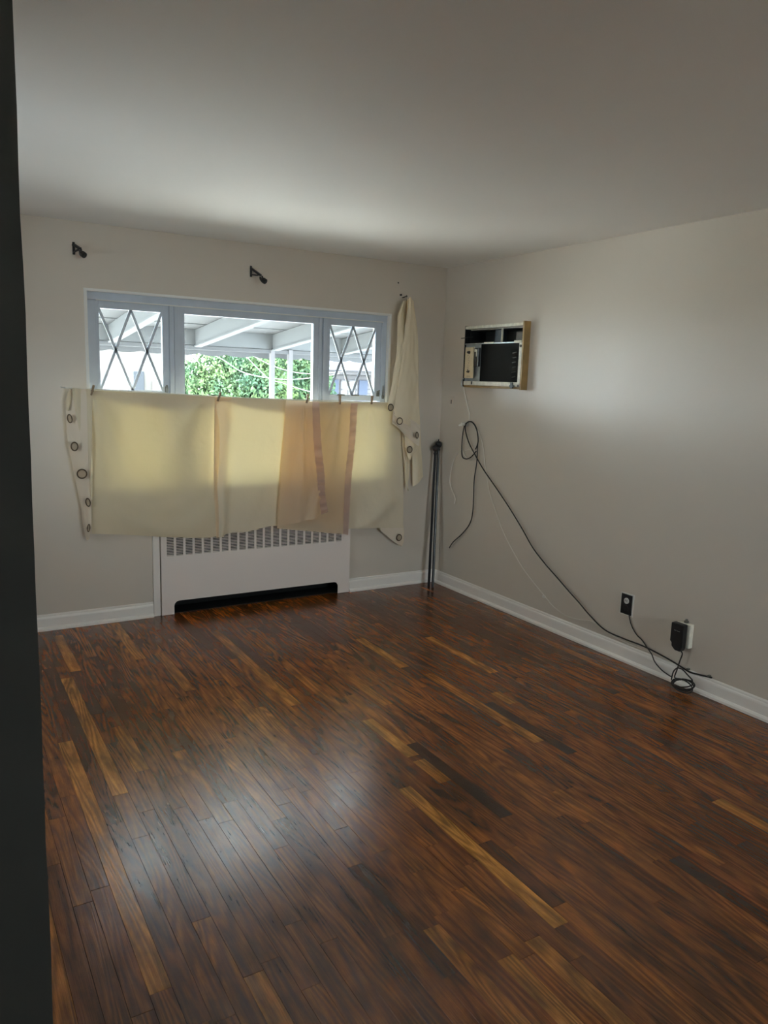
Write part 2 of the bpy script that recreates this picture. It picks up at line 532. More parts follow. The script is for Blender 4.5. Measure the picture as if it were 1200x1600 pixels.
def plank_bm(bm, x0, x1, y0, y1, z, tone, rnd):
    lay = bm.loops.layers.float_color.get('plank') or bm.loops.layers.float_color.new('plank')
    g = 0.0002; c = 0.0006
    x0 += g; x1 -= g; y0 += g; y1 -= g
    lo = [bm.verts.new(p) for p in ((x0, y0, -0.0118), (x1, y0, -0.0118), (x1, y1, -0.0118), (x0, y1, -0.0118))]
    mi = [bm.verts.new(p) for p in ((x0, y0, z - c), (x1, y0, z - c), (x1, y1, z - c), (x0, y1, z - c))]
    to = [bm.verts.new(p) for p in ((x0 + c, y0 + c, z), (x1 - c, y0 + c, z), (x1 - c, y1 - c, z), (x0 + c, y1 - c, z))]
    fs = [bm.faces.new(to), bm.faces.new(lo[::-1])]
    for k in range(4):
        fs.append(bm.faces.new((mi[k], mi[(k + 1) % 4], to[(k + 1) % 4], to[k])))
        fs.append(bm.faces.new((lo[k], lo[(k + 1) % 4], mi[(k + 1) % 4], mi[k])))
    for f in fs:
        for l in f.loops: l[lay] = (tone, rnd, 0, 1)

planks = []
nrow = int((0 - XL) / PITCH) + 2
for i in range(-1, nrow):
    x1 = min(0.0, -(i + 0.7) * PITCH)
    x0 = max(XL, -(i + 1.7) * PITCH)
    if x1 - x0 < 0.01: continue
    rr = random.Random(1000 + i)
    y = 0.0
    sp = sorted(special.get(i, []), key=lambda s: -s[0])
    cuts = []
    for s in sp:
        while y - s[0] > 0.02:
            ln = rr.choice((0.35, 0.5, 0.7, 0.9, 1.2)) * rr.uniform(0.8, 1.2)
            nxt = y - ln
            if nxt < s[0] + 0.28: nxt = s[0]
            cuts.append((y, nxt, None)); y = nxt
        cuts.append((y, s[1], s[2])); y = s[1]
    if i % 1 == 0 and not sp:
        y0_ = rr.uniform(0.1, 0.8); cuts.append((0, -y0_, None)); y = -y0_
    while y > YF + 0.01:
        ln = rr.choice((0.35, 0.55, 0.75, 1.0, 1.3)) * rr.uniform(0.8, 1.2)
        nxt = max(YF, y - ln)
        if nxt < YF + 0.25: nxt = YF
        cuts.append((y, nxt, None)); y = nxt
    for a, b_, tone in cuts:
        if tone is None:
            t = rr.random()
            tone = 0.33 + 0.26 * rr.random() if t < 0.76 else (0.60 + 0.14 * rr.random() if t < 0.86 else 0.20 + 0.12 * rr.random())
        planks.append((x0, x1, b_, a, tone, rr.random(), rr.uniform(-0.0003, 0.0002)))

def seen(pl):
    """a plank is kept as its own object when the room camera side can see it."""
    x0, x1, y0, y1 = pl[:4]
    if y0 < -4.3 and y1 < -4.3: return False
    # floor seen past the partition and within the width of the view
    xm = (x0 + x1) / 2
    for y in (y0, (y0 + y1) / 2, y1):
        left = -2.92 + (-3.30 + 2.92) * min(1, max(0, -y / 3.15))
        low = -3.05 - (xm + 3.3) * 0.62 if xm < -1.7 else -3.98 + (xm + 1.7) * 0.62
        if xm < -1.7: low = -3.12 + (xm + 3.28) * (-3.98 + 3.12) / (3.28 - 1.7)
        if xm > left - 0.05 and y > low - 0.05: return True
    return False
rest = bmesh.new()
nvis = 0
for pl in sorted(planks, key=lambda p: -max(0, 0)):
    x0, x1, y0, y1, tone, rnd, dz = pl
    if seen(pl) and nvis < 298:
        bm = bmesh.new()
        plank_bm(bm, x0, x1, y0, y1, dz, tone, rnd)
        obj('plank', bm, M_wood, floor, origin=((x0 + x1) / 2, (y0 + y1) / 2, 0))
        nvis += 1
    else:
        plank_bm(rest, x0, x1, y0, y1, dz, tone, rnd)
r_ = obj('planks', rest, M_wood, floor)
r_['kind'] = 'stuff'
print('PLANKS own', nvis, 'all', len(planks))

# baseboards
def bb_profile(s):
    # (distance from wall, height)
    return [(0, 0), (0.030, 0), (0.029, 0.012), (0.022, 0.021), (0.016, 0.023), (0.015, 0.072), (0.013, 0.080), (0.008, 0.086), (0.008, 0.092), (0.004, 0.098), (0, 0.099)]
bm = bmesh.new(); prism_x(bm, [(-d, z) for d, z in bb_profile(0)], XL, RX0 - 0.052)
struct('baseboard_back', bm, M_trim)
bm = bmesh.new(); prism_x(bm, [(-d, z) for d, z in bb_profile(0)], RX1 + 0.005, -0.0)
struct('baseboard_back_right', bm, M_trim)
bm = bmesh.new(); prism_y(bm, [(-d, z) for d, z in bb_profile(0)], YF, -0.0)
struct('baseboard_right', bm, M_trim)

# ------------------------------------------------------------------ main window
win = empty('window_1', (-1.55, 0.06, WZ0), kind='structure')
fy0, fy1 = 0.035, 0.12
def frm(name, x0, x1, z0, z1, y0=fy0, y1=fy1, m=M_frame, bev=0.002, parent=win):
    return obj(name, B(x0, x1, y0, y1, z0, z1, bev=bev), m, parent)
frm('frame_head', WX0, WX1, 2.008, WZ1, 0.028, 0.12)
frm('frame_bead', WX0 + 0.055, WX1 - 0.04, 2.004, 2.010, 0.020, 0.03, M_bead)
frm('frame_sill', WX0, WX1, WZ0, 0.845, 0.0, 0.16, M_bead)
frm('frame_jamb', WX0, -2.545, 0.845, 2.008)
frm('frame_jamb', -0.535, WX1, 0.845, 2.008)
frm('mullion', -2.103, -2.075, 0.845, 2.008, 0.025)
frm('mullion', -2.071, -2.04, 0.845, 2.008, 0.035)
frm('mullion', -1.047, -1.022, 0.845, 2.008, 0.035)
frm('mullion', -1.018, -0.990, 0.845, 2.008, 0.025)
# white plaster bead around the opening
bd = bmesh.new()
box(bd, WX0 - 0.016, WX1 + 0.016, -0.004, 0.03, WZ1 - 0.002, WZ1 + 0.013)
box(bd, WX0 - 0.016, WX0 + 0.002, -0.004, 0.03, WZ0, WZ1 - 0.002)
box(bd, WX1 - 0.002, WX1 + 0.014, -0.004, 0.03, WZ0, WZ1 - 0.002)
obj('bead', bd, M_bead, win)
# centre fixed light
def pane_frame(x0, x1, z0, z1, px0, px1, pz0, pz1, y0, y1, nm='sash'):
    b = bmesh.new()
    box(b, x0, px0, y0, y1, z0, z1, 0.0015)
    box(b, px1, x1, y0, y1, z0, z1, 0.0015)
    box(b, px0, px1, y0, y1, pz1, z1, 0.0015)
    box(b, px0, px1, y0, y1, z0, pz0, 0.0015)
    return obj(nm, b, M_frame, win)
def pane(x0, x1, z0, z1, y, parent):
    return obj('pane', B(x0 - 0.004, x1 + 0.004, y, y + 0.004, z0 - 0.004, z1 + 0.004), M_glass, parent)
s = pane_frame(-2.04, -1.047, 0.845, 2.008, -2.002, -1.087, 0.885, 1.963, 0.045, 0.085, 'fixed_frame')
pane(-2.002, -1.087, 0.885, 1.963, 0.064, s)
for (x0, x1, px0, px1) in ((-2.545, -2.103, -2.526, -2.144), (-0.990, -0.535, -0.959, -0.582)):
    up = pane_frame(x0, x1, 1.432, 2.008, px0, px1, 1.474, 1.962, 0.045, 0.075)
    pane(px0, px1, 1.474, 1.962, 0.058, up)
    xm = (px0 + px1) / 2
    zt, zb = 1.964, 1.472
    for a, c in (((px0, zt), (xm, zb)), ((xm, zt), (px0, zb)), ((xm, zt), (px1, zb)), ((px1, zt), (xm, zb))):
        b = bmesh.new(); bar(b, (a[0], 0.052, a[1]), (c[0], 0.052, c[1]), 0.0155, 0.010, up=(0, 1, 0))
        obj('muntin', b, M_frame, up)
    lo = pane_frame(x0, x1, 0.845, 1.428, px0, px1, 0.89, 1.39, 0.078, 0.105)
    pane(px0, px1, 0.89, 1.39, 0.09, lo)
# small latches on the diamond sashes
for (lx, lz) in ((-2.125, 1.482), (-0.555, 1.485)):
    b = bmesh.new(); box(b, lx - 0.008, lx + 0.008, 0.028, 0.046, lz - 0.018, lz + 0.022, 0.002)
    lathe(b, (lx, 0.034, lz + 0.012), (-0.2, -1, 0.5), [(0, 0.005), (0.018, 0.004), (0.022, 0.007), (0.03, 0.006)], 10)
    obj('latch', b, M_latch, win)
for lx in (-0.865, -0.745):
    obj('lift_tab', B(lx - 0.03, lx + 0.03, 0.03, 0.046, 1.468, 1.478, bev=0.002), M_latch, win)
b = bmesh.new(); lathe(b, (-0.515, 0.03, 1.45), (0, 0, 1), [(0, 0.008), (0.02, 0.010), (0.03, 0.006), (0.09, 0.004), (0.10, 0.002)], 10)
obj('sash_stop', b, M_latch, win)

def fill_window(name, a0, a1, z0, z1, put):
    w = empty(name, put((a0 + a1) / 2, 0.1, z0), kind='structure')
    am = (a0 + a1) / 2
    for u0, u1 in ((a0, am), (am, a1)):
        b = bmesh.new()
        for q in ((u0, u0 + 0.045, z0, z1), (u1 - 0.045, u1, z0, z1), (u0 + 0.045, u1 - 0.045, z1 - 0.045, z1), (u0 + 0.045, u1 - 0.045, z0, z0 + 0.045)):
            p, r = put(q[0], 0.08, q[2]), put(q[1], 0.13, q[3])
            box(b, p[0], r[0], p[1], r[1], p[2], r[2])
        sh = obj('sash', b, M_frame, w)
        p, r = put(u0 + 0.045, 0.100, z0 + 0.045), put(u1 - 0.045, 0.105, z1 - 0.045)
        obj('pane', B(p[0], r[0], p[1], r[1], p[2], r[2]), M_glass, sh)
# unseen windows added for fill light: behind the camera and in the left wall
fill_window('fill_window_rear', -1.7, -0.5, 1.0, 1.85, lambda a, d, z: (a, YF - d, z))
fill_window('fill_window_left', LY0, LY1, LZ0, LZ1, lambda a, d, z: (XL - d, a, z))
struct('sun_block_roof', B(XL - 2.2, XL - 0.2, -5.0, 0.24, 2.25, 2.35), M_trim)      # unseen roof added to keep sun out of the left window

# ------------------------------------------------------------------ radiator cover in its recess
rad = empty('radiator_cover', ((RX0 + RX1) / 2, 0.0, 0), 'white enamelled radiator cover with louvred grille set below the window', 'radiator cover')
GX0, GX1, GZ0, GZ1 = -2.156, -0.848, 0.402, 0.655
px, ny = 0.0623, 21
b = bmesh.new()
yf, yb = -0.022, -0.018
def sheetbox(bm, x0, x1, z0, z1): box(bm, x0, x1, yf, yb, z0, z1)
ox0, ox1, oz = -2.112, -0.885, 0.092
x0r, x1r = RX0 + 0.002, RX1
outline = [(x0r, 0.002), (ox0, 0.002), (ox0, oz - 0.035)]
for k in range(1, 7):
    a = math.pi / 2 * k / 6
    outline.append((ox0 + 0.035 - 0.035 * math.cos(a), oz - 0.035 + 0.035 * math.sin(a)))
for k in range(0, 7):
    a = math.pi / 2 * k / 6
    outline.append((ox1 - 0.035 + 0.035 * math.sin(a), oz - 0.035 + 0.035 * math.cos(a)))
outline += [(ox1, 0.002), (x1r, 0.002), (x1r, GZ0), (x0r, GZ0)]
vv = [b.verts.new((x, yf, z)) for x, z in outline]
f = b.faces.new(vv)
r = bmesh.ops.extrude_face_region(b, geom=[f])
bmesh.ops.translate(b, vec=(0, yb - yf, 0), verts=[v for v in r['geom'] if isinstance(v, bmesh.types.BMVert)])
sheetbox(b, x0r, GX0, GZ0, RZ1); sheetbox(b, GX1, x1r, GZ0, RZ1); sheetbox(b, GX0, GX1, GZ1, RZ1)
for k in range(1, ny + 1):
    xc = GX0 + k * px
    sheetbox(b, xc - 0.0155, xc, GZ0, GZ1)
box(b, x0r, x0r + 0.004, yb, 0.0, 0.0, RZ1); box(b, x1r - 0.004, x1r, yb, 0.0, 0.0, RZ1)
box(b, x0r, x1r, -0.022, 0.0, RZ1, RZ1 + 0.004)
bmesh.ops.recalc_face_normals(b, faces=b.faces)
obj('front_panel', b, M_rad, rad)
b = bmesh.new()
z = GZ0 + 0.002
while z < GZ1 - 0.004:
    for k in range(ny):
        xa = GX0 + k * px
        box(b, xa, xa + px - 0.0155, yb - 0.001, yb + 0.006, z, z + 0.0042)
    z += 0.0105
lv = obj('louvre', b, M_rad, rad); lv['kind'] = 'stuff'
b = bmesh.new(); box(b, RX0 + 0.005, RX1 - 0.005, 0.17, 0.195, 0.0, RZ1 - 0.005)
box(b, RX0 + 0.005, RX0 + 0.012, 0.0, 0.17, 0.0, RZ1 - 0.005); box(b, RX1 - 0.012, RX1 - 0.005, 0.0, 0.17, 0.0, RZ1 - 0.005)
box(b, RX0 + 0.005, RX1 - 0.005, 0.0, 0.17, 0.0, 0.004)
obj('dark_lining', b, M_blackmatt, rad)
b = bmesh.new()
for k in range(60):
    xa = RX0 + 0.12 + k * 0.0195
    box(b, xa, xa + 0.002, 0.03, 0.12, 0.12, 0.26)
tube(b, [(RX0 + 0.05, 0.075, 0.19), (RX1 - 0.05, 0.075, 0.19)], 0.014, 10)
fn = obj('convector_fins', b, M_blackmatt, rad); fn['kind'] = 'stuff'
# painted side strip left of the cover
struct('trim_1', B(RX0 - 0.050, RX0 - 0.006, -0.016, 0.0, 0.0, RZ1, bev=0.003), M_trim)

# ------------------------------------------------------------------ curtains
def poly_at(P, t):
    P = [Vector(p) for p in P]
    n = len(P) - 1
    s = t * n
    i = min(n - 1, int(s))
    # smooth
    a, b_ = P[i], P[i + 1]
    p0 = P[max(0, i - 1)]; p3 = P[min(n, i + 2)]
    u = s - i
    return 0.5 * ((2 * a) + (-p0 + b_) * u + (2 * p0 - 5 * a + 4 * b_ - p3) * u * u + (-p0 + 3 * a - 3 * b_ + p3) * u ** 3)

def sheet(name, left, right, top, bot, depth, m, parent, nu=40, nv=60, vp=3.0):
    """cloth between four edge polylines; depth(u, v) pushes it towards the room."""
    bm = bmesh.new()
    G = []
    L0, R0, L1, R1 = Vector(left[0]), Vector(right[0]), Vector(left[-1]), Vector(right[-1])
    for j in range(nv + 1):
        v = j / nv
        row = []
        l, r = poly_at(left, v), poly_at(right, v)
        for i in range(nu + 1):
            u = i / nu
            p = l.lerp(r, u)
            if top: p = p + (1 - v) ** vp * (poly_at(top, u) - L0.lerp(R0, u))
            if bot: p = p + v ** vp * (poly_at(bot, u) - L1.lerp(R1, u))
            p = p + Vector((0, -depth(u, v), 0))
            row.append(bm.verts.new(p))
        G.append(row)
    for j in range(nv):
        for i in range(nu):
            bm.faces.new((G[j][i], G[j + 1][i], G[j + 1][i + 1], G[j][i + 1]))
    return obj(name, bm, m, parent, smooth=True)

def rad_fold(u, v, u0, v0, ang, width, amp, ln=1.0):
    """a tension crease leaving (u0,v0) in direction ang (0 = down)."""
    du, dv = u - u0, v - v0
    along = du * math.sin(ang) + dv * math.cos(ang)
    across = du * math.cos(ang) - dv * math.sin(ang)
    if along < 0: return 0.0
    w = width * (0.35 + along)
    return amp * math.exp(-(across / w) ** 2) * math.exp(-along / ln) * min(1, along * 8)

def N(x, y, s=1.0, o=0.0):
    return noise.noise(Vector((x * s + o, y * s, o)))

def ring(parent, c, r, nrm=(0, -1, 0), squash=1.0, rot=0.0, hole=M_hole, label=None):
    """eyelet: metal ring with a disc coloured like shaded cloth in its hole."""
    c = Vector(c); n = Vector(nrm).normalized()
    a = n.cross(Vector((0, 0, 1))).normalized(); b_ = n.cross(a)
    ca, sa = math.cos(rot), math.sin(rot)
    A = (a * ca + b_ * sa) * squash; C = (b_ * ca - a * sa)
    bm = bmesh.new()
    pts = []
    seg, ts = 28, 8
    R = []
    for k in range(seg):
        t = 2 * math.pi * k / seg
        ctr = c + (A * math.cos(t) + C * math.sin(t)) * r
        out = (A * math.cos(t) + C * math.sin(t)).normalized()
        R.append([bm.verts.new(ctr + (out * math.cos(2 * math.pi * q / ts) * 1.0 + n * math.sin(2 * math.pi * q / ts) * 0.7) * r * 0.17) for q in range(ts)])
    for k in range(seg):
        for q in range(ts):
            bm.faces.new((R[k][q], R[(k + 1) % seg][q], R[(k + 1) % seg][(q + 1) % ts], R[k][(q + 1) % ts]))
    g = obj('grommet', bm, M_ring, parent, smooth=True, origin=c)
    bm = bmesh.new()
    vs_ = [bm.verts.new(c - n * -0.0008 + (A * math.cos(2 * math.pi * k / seg) + C * math.sin(2 * math.pi * k / seg)) * r * 0.95) for k in range(seg)]
    bm.faces.new(vs_)
    obj('grommet_hole', bm, hole, g, origin=c)
    return g

# cord that carries the sheets, nailed either side of the window
cord = bmesh.new()
tube(cord, [(-2.76, 0.0, 1.485), (-2.745, -0.064, 1.482), (-1.6, -0.064, 1.440), (-0.44, -0.064, 1.425), (-0.43, 0.0, 1.425)], 0.0035, 8)
tag(obj('clothesline', cord, M_white, origin=(-2.76, 0, 1.48)), 'thin taut line under the curtain tops, mostly hidden by the cloth', 'line')

def flap(parent, x0, x1, z0, z1, drop, y):
    """top turned over the cord, hanging a little way down behind."""
    def dd(u, v): return -0.002 * math.sin(v * 3.1) + 0.002 * N(u * 4, v * 3, 1, x0)
    return sheet('turned_top', [(x0, y, z0), (x0 + 0.01, y + 0.004, z0 - drop[0])], [(x1, y, z1), (x1 - 0.01, y + 0.004, z1 - drop[2])], None,
                 [(x0 + 0.01, y + 0.004, z0 - drop[0]), ((x0 + x1) / 2, y + 0.004, (z0 + z1) / 2 - drop[1]), (x1 - 0.01, y + 0.004, z1 - drop[2])], dd, M_cloth, parent, 24, 8, 1.0)

# A: left yellow sheet with its eyelet header folded back
cA = empty('curtain', (-2.23, -0.07, 1.46), 'wide yellow backlit curtain sheet at left with a column of eyelets on its folded edge', 'curtain', 'curtain sheets pinned along the cord')
cA_left = [(-2.602, -0.075, 1.47), (-2.607, -0.075, 1.203), (-2.616, -0.075, 0.892), (-2.629, -0.075, 0.599)]
cA_right = [(-1.838, -0.075, 1.446), (-1.844, -0.075, 1.197), (-1.846, -0.075, 0.859), (-1.835, -0.075, 0.522)]
cA_bot = [(-2.629, -0.075, 0.599), (-2.412, -0.075, 0.579), (-2.171, -0.075, 0.548), (-1.961, -0.075, 0.523), (-1.835, -0.075, 0.522)]
def dA(u, v):
    d = 0.010 * N(u * 2.2, v * 1.5, 1, 4) + 0.004 * N(u * 6, v * 4, 1, 9)
    d += rad_fold(u, v, 0.0, 0.0, 0.42, 0.10, 0.016, 1.2) + rad_fold(u, v, 0.0, 0.0, 0.15, 0.05, 0.010, 0.9)
    d += rad_fold(u, v, 0.9, 0.0, -0.55, 0.12, 0.014, 1.0)
    d += 0.016 * math.exp(-((v - 0.93 + 0.9 * (u - 0.55) ** 2) / 0.09) ** 2) * math.exp(-((u - 0.55) / 0.35) ** 2)
    d += 0.010 * math.exp(-((v - 0.80 + 0.8 * (u - 0.5) ** 2) / 0.05) ** 2) * math.exp(-((u - 0.5) / 0.3) ** 2)
    return d * 1.7 * min(1, v * 9 + 0.1)
sheet('cloth_panel', cA_left, cA_right, None, cA_bot, dA, M_cloth, cA, 60, 80)
flap(cA, -2.598, -1.84, 1.472, 1.446, (0.05, 0.10, 0.08), -0.058)
# folded header strip, leaning out to the left over the wall
hL = [(-2.704, -0.045, 1.482), (-2.739, -0.045, 1.41), (-2.745, -0.045, 1.248), (-2.735, -0.045, 1.126), (-2.706, -0.045, 0.923), (-2.678, -0.045, 0.753), (-2.674, -0.045, 0.661), (-2.655, -0.045, 0.551)]
hR = [(-2.596, -0.085, 1.475), (-2.607, -0.085, 1.357), (-2.613, -0.085, 1.166), (-2.618, -0.085, 1.011), (-2.623, -0.085, 0.863), (-2.627, -0.085, 0.736), (-2.629, -0.085, 0.657), (-2.643, -0.085, 0.574)]
def dH(u, v):
    return 0.010 * math.sin(u * 3.0) + 0.006 * N(u * 3, v * 9, 1, 2) * (1 - u)
hd = sheet('eyelet_header', hL, hR, None, None, dH, M_header, cA, 20, 70)
# small turned corner at the top left
cr = sheet('turned_corner', [(-2.725, -0.06, 1.479), (-2.736, -0.06, 1.445), (-2.745, -0.06, 1.4), (-2.743, -0.06, 1.351)], [(-2.715, -0.064, 1.475), (-2.712, -0.064, 1.445), (-2.717, -0.064, 1.4), (-2.73, -0.064, 1.347)], None, None, lambda u, v: 0.01 * math.sin(u * 3.14), M_cloth, cA, 6, 14)
fl2 = sheet('inner_fold', [(-2.711, -0.066, 1.483), (-2.698, -0.066, 1.355), (-2.689, -0.066, 1.203), (-2.673, -0.066, 1.03), (-2.646, -0.066, 0.833)], [(-2.594, -0.092, 1.475), (-2.605, -0.092, 1.357), (-2.611, -0.092, 1.166), (-2.619, -0.092, 1.012), (-2.625, -0.092, 0.832)], None, None, lambda u, v: 0.006 * math.sin(u * 9), M_cloth, cA, 12, 40)
for (c, r, sq, rt) in (([(-2.731, -0.085, 1.303)][0], 0.024, 0.5, 0.15), ([(-2.712, -0.095, 1.139)][0], 0.0245, 0.75, 0.0), ([(-2.677, -0.105, 0.975)][0], 0.0265, 1.0, 0.0), ([(-2.648, -0.105, 0.8)][0], 0.024, 0.5, 0.15), ([(-2.65, -0.105, 0.642)][0], 0.022, 0.34, -0.12)):
    ring(hd, c, r, squash=sq, rot=rt)

# B: centre pale sheet
cB = empty('curtain', (-1.62, -0.075, 1.44), 'pale cream curtain sheet with a brown strip at its left edge, middle of the row', 'curtain', 'curtain sheets pinned along the cord')
def dB(u, v):
    d = 0.008 * N(u * 2.0, v * 1.4, 1, 14) + 0.003 * N(u * 6, v * 4, 1, 19)
    d += rad_fold(u, v, 0.03, 0.0, 0.5, 0.12, 0.012, 1.0)
    d += 0.012 * math.exp(-((u - 0.10) / 0.05) ** 2) * min(1, v * 2)
    return d * 1.7 * min(1, v * 9 + 0.1)
sheet('cloth_panel', [(-1.85, -0.085, 1.446), (-1.856, -0.085, 1.156), (-1.858, -0.085, 0.819), (-1.842, -0.085, 0.511)], [(-1.097, -0.064, 1.427), (-1.091, -0.064, 1.145), (-1.076, -0.064, 0.871), (-1.065, -0.064, 0.568)], None, [(-1.841, -0.08, 0.51), (-1.743, -0.08, 0.538), (-1.606, -0.08, 0.541), (-1.442, -0.08, 0.565), (-1.072, -0.08, 0.572)], dB, M_cloth2, cB, 50, 70)
sheet('folded_edge', [(-1.847, -0.088, 1.446), (-1.853, -0.088, 1.157), (-1.855, -0.088, 0.819), (-1.843, -0.088, 0.512)], [(-1.733, -0.082, 1.444), (-1.76, -0.082, 1.197), (-1.787, -0.082, 0.858), (-1.788, -0.082, 0.519)], None, None, lambda u, v: 0.004 * math.sin(u * 3.1), M_sheer, cB, 8, 50)
flap(cB, -1.845, -1.205, 1.447, 1.427, (0.03, 0.08, 0.09), -0.056)

# C: narrow sheet right of centre with gathered tape on its right edge
cC = empty('curtain', (-1.22, -0.09, 1.43), 'narrow brown-tan curtain sheet whose gathered tape edge curls at the bottom, right of centre', 'curtain', 'curtain sheets pinned along the cord')
def dC(u, v):
    d = 0.008 * N(u * 2.5, v * 1.6, 1, 24) + 0.003 * N(u * 6, v * 5, 1, 29)
    d += rad_fold(u, v, 0.65, 0.0, -0.25, 0.10, 0.014, 0.8)
    d += 0.03 * math.exp(-((u - 0.9 + 0.55 * (v - 0.72)) / 0.10) ** 2) * max(0, (v - 0.68)) * 3.0
    return d * 1.7 * min(1, v * 9 + 0.1)
sheet('cloth_panel', [(-1.363, -0.118, 1.434), (-1.374, -0.118, 1.153), (-1.395, -0.118, 0.89), (-1.415, -0.118, 0.57)], [(-1.161, -0.126, 1.429), (-1.146, -0.126, 1.151), (-1.112, -0.126, 0.926), (-1.099, -0.126, 0.789), (-1.071, -0.126, 0.635)], None, [(-1.417, -0.123, 0.571), (-1.283, -0.123, 0.584), (-1.194, -0.123, 0.606), (-1.069, -0.123, 0.635)], dC, M_sheer, cC, 36, 70)
tp = sheet('gathered_tape', [(-1.173, -0.13, 1.429), (-1.158, -0.13, 1.152), (-1.129, -0.13, 0.927), (-1.116, -0.13, 0.79), (-1.088, -0.13, 0.632)], [(-1.12, -0.132, 1.425), (-1.1, -0.132, 1.151), (-1.07, -0.132, 0.925), (-1.062, -0.132, 0.788), (-1.034, -0.132, 0.648)], None, None, lambda u, v: 0.004 * math.sin(v * 75) * (0.5 + 0.5 * math.sin(u * 3.14)), M_hem, cC, 8, 160)
flap(cC, -1.34, -1.10, 1.433, 1.424, (0.07, 0.09, 0.06), -0.053)

# D: sheet reaching lowest, tape edge over the yellow sheet
cD = empty('curtain', (-1.07, -0.08, 1.42), 'brown-tan curtain sheet hanging lowest over the radiator grille, straight tape edge at right', 'curtain', 'curtain sheets pinned along the cord')
def dD(u, v):
    d = 0.007 * N(u * 2.5, v * 1.6, 1, 34) + 0.003 * N(u * 6, v * 5, 1, 39)
    d += rad_fold(u, v, 0.8, 0.0, -0.12, 0.07, 0.010, 0.7) + rad_fold(u, v, 0.8, 0.0, -0.7, 0.07, 0.010, 0.5)
    return d * 1.7 * min(1, v * 9 + 0.1)
sheet('cloth_panel', [(-1.348, -0.084, 1.433), (-1.373, -0.084, 1.15), (-1.394, -0.084, 0.886), (-1.405, -0.084, 0.545)], [(-0.841, -0.09, 1.418), (-0.848, -0.09, 1.144), (-0.872, -0.09, 0.867), (-0.872, -0.09, 0.465)], None, [(-1.407, -0.088, 0.546), (-1.226, -0.088, 0.519), (-1.049, -0.088, 0.492), (-0.871, -0.088, 0.464)], dD, M_sheer, cD, 44, 70)
sheet('gathered_tape', [(-0.853, -0.094, 1.418), (-0.861, -0.094, 1.145), (-0.885, -0.094, 0.868), (-0.89, -0.094, 0.471)], [(-0.797, -0.096, 1.419), (-0.81, -0.096, 1.144), (-0.833, -0.096, 0.866), (-0.849, -0.096, 0.459)], None, None, lambda u, v: 0.003 * math.sin(v * 80) * (0.5 + 0.5 * math.sin(u * 3.14)), M_hem, cD, 8, 160)
flap(cD, -1.32, -0.80, 1.432, 1.418, (0.05, 0.06, 0.04), -0.050)

# E: right yellow sheet
cE = empty('curtain', (-0.72, -0.07, 1.42), 'bright yellow backlit curtain sheet at the right end, one eyelet tail below its hem', 'curtain', 'curtain sheets pinned along the cord')
def dE(u, v):
    d = 0.008 * N(u * 2.2, v * 1.4, 1, 44) + 0.003 * N(u * 6, v * 5, 1, 49)
    d += rad_fold(u, v, 0.62, 0.0, -0.35, 0.06, 0.012, 0.5) + rad_fold(u, v, 0.62, 0.0, 0.25, 0.05, 0.008, 0.5)
    d += 0.012 * math.exp(-((v - 0.86 + 0.5 * (u - 0.7)) / 0.06) ** 2) * math.exp(-((u - 0.65) / 0.2) ** 2)
    return d * 1.7 * min(1, v * 9 + 0.1)
sheet('cloth_panel', [(-1.123, -0.068, 1.427), (-1.108, -0.068, 1.146), (-1.088, -0.068, 0.872), (-1.065, -0.068, 0.517)], [(-0.442, -0.072, 1.423), (-0.402, -0.072, 1.137), (-0.372, -0.072, 0.845), (-0.356, -0.072, 0.472)], None, [(-1.066, -0.07, 0.518), (-0.857, -0.07, 0.503), (-0.584, -0.07, 0.488), (-0.355, -0.07, 0.472)], dE, M_cloth2, cE, 44, 70)
flap(cE, -1.08, -0.50, 1.421, 1.418, (0.03, 0.035, 0.03), -0.047)
tl = sheet('eyelet_tail', [(-0.556, -0.06, 0.509), (-0.549, -0.06, 0.464), (-0.502, -0.06, 0.426), (-0.449, -0.06, 0.382), (-0.366, -0.06, 0.329)], [(-0.358, -0.064, 0.506), (-0.344, -0.064, 0.455), (-0.343, -0.064, 0.414), (-0.341, -0.064, 0.369), (-0.356, -0.064, 0.33)], None, None, lambda u, v: 0.008 * math.sin(u * 2.8), M_header, cE, 14, 20)
ring(tl, [(-0.394, -0.078, 0.401)][0], 0.0235, squash=0.95)

# F: bunched curtain hung by one corner from the wall right of the window
cF = empty('curtain', (-0.36, -0.02, 2.2), 'bunched cream curtain hanging by its corner right of the window, eyelets in its folds', 'curtain')
def dF(a, ph, k=2.0):
    def d(u, v): return 1.8 * a * (0.3 + v) * math.sin(u * math.pi * k + ph) + 0.007 * N(u * 5, v * 9, 1, ph)
    return d
# rear right fall
sheet('rear_fold', [(-0.367, -0.025, 2.183), (-0.333, -0.025, 1.941), (-0.316, -0.025, 1.566), (-0.287, -0.025, 1.181), (-0.258, -0.025, 0.785)], [(-0.32, -0.022, 2.183), (-0.259, -0.022, 1.969), (-0.228, -0.022, 1.568), (-0.192, -0.022, 1.18), (-0.152, -0.022, 0.856)], None, None, dF(0.010, 0.5, 1.0), M_hang, cF, 22, 60)
# far left fall
lf = sheet('left_fold', [(-0.424, -0.055, 2.163), (-0.463, -0.055, 2.047)] + [(-0.478, -0.085, 1.84), (-0.507, -0.085, 1.609), (-0.548, -0.085, 1.389)], [(-0.399, -0.06, 2.169), (-0.404, -0.06, 2.028)] + [(-0.412, -0.095, 1.82), (-0.436, -0.095, 1.611), (-0.481, -0.095, 1.348)], None, None, dF(0.010, 0.3, 1.0), M_hang, cF, 16, 60)
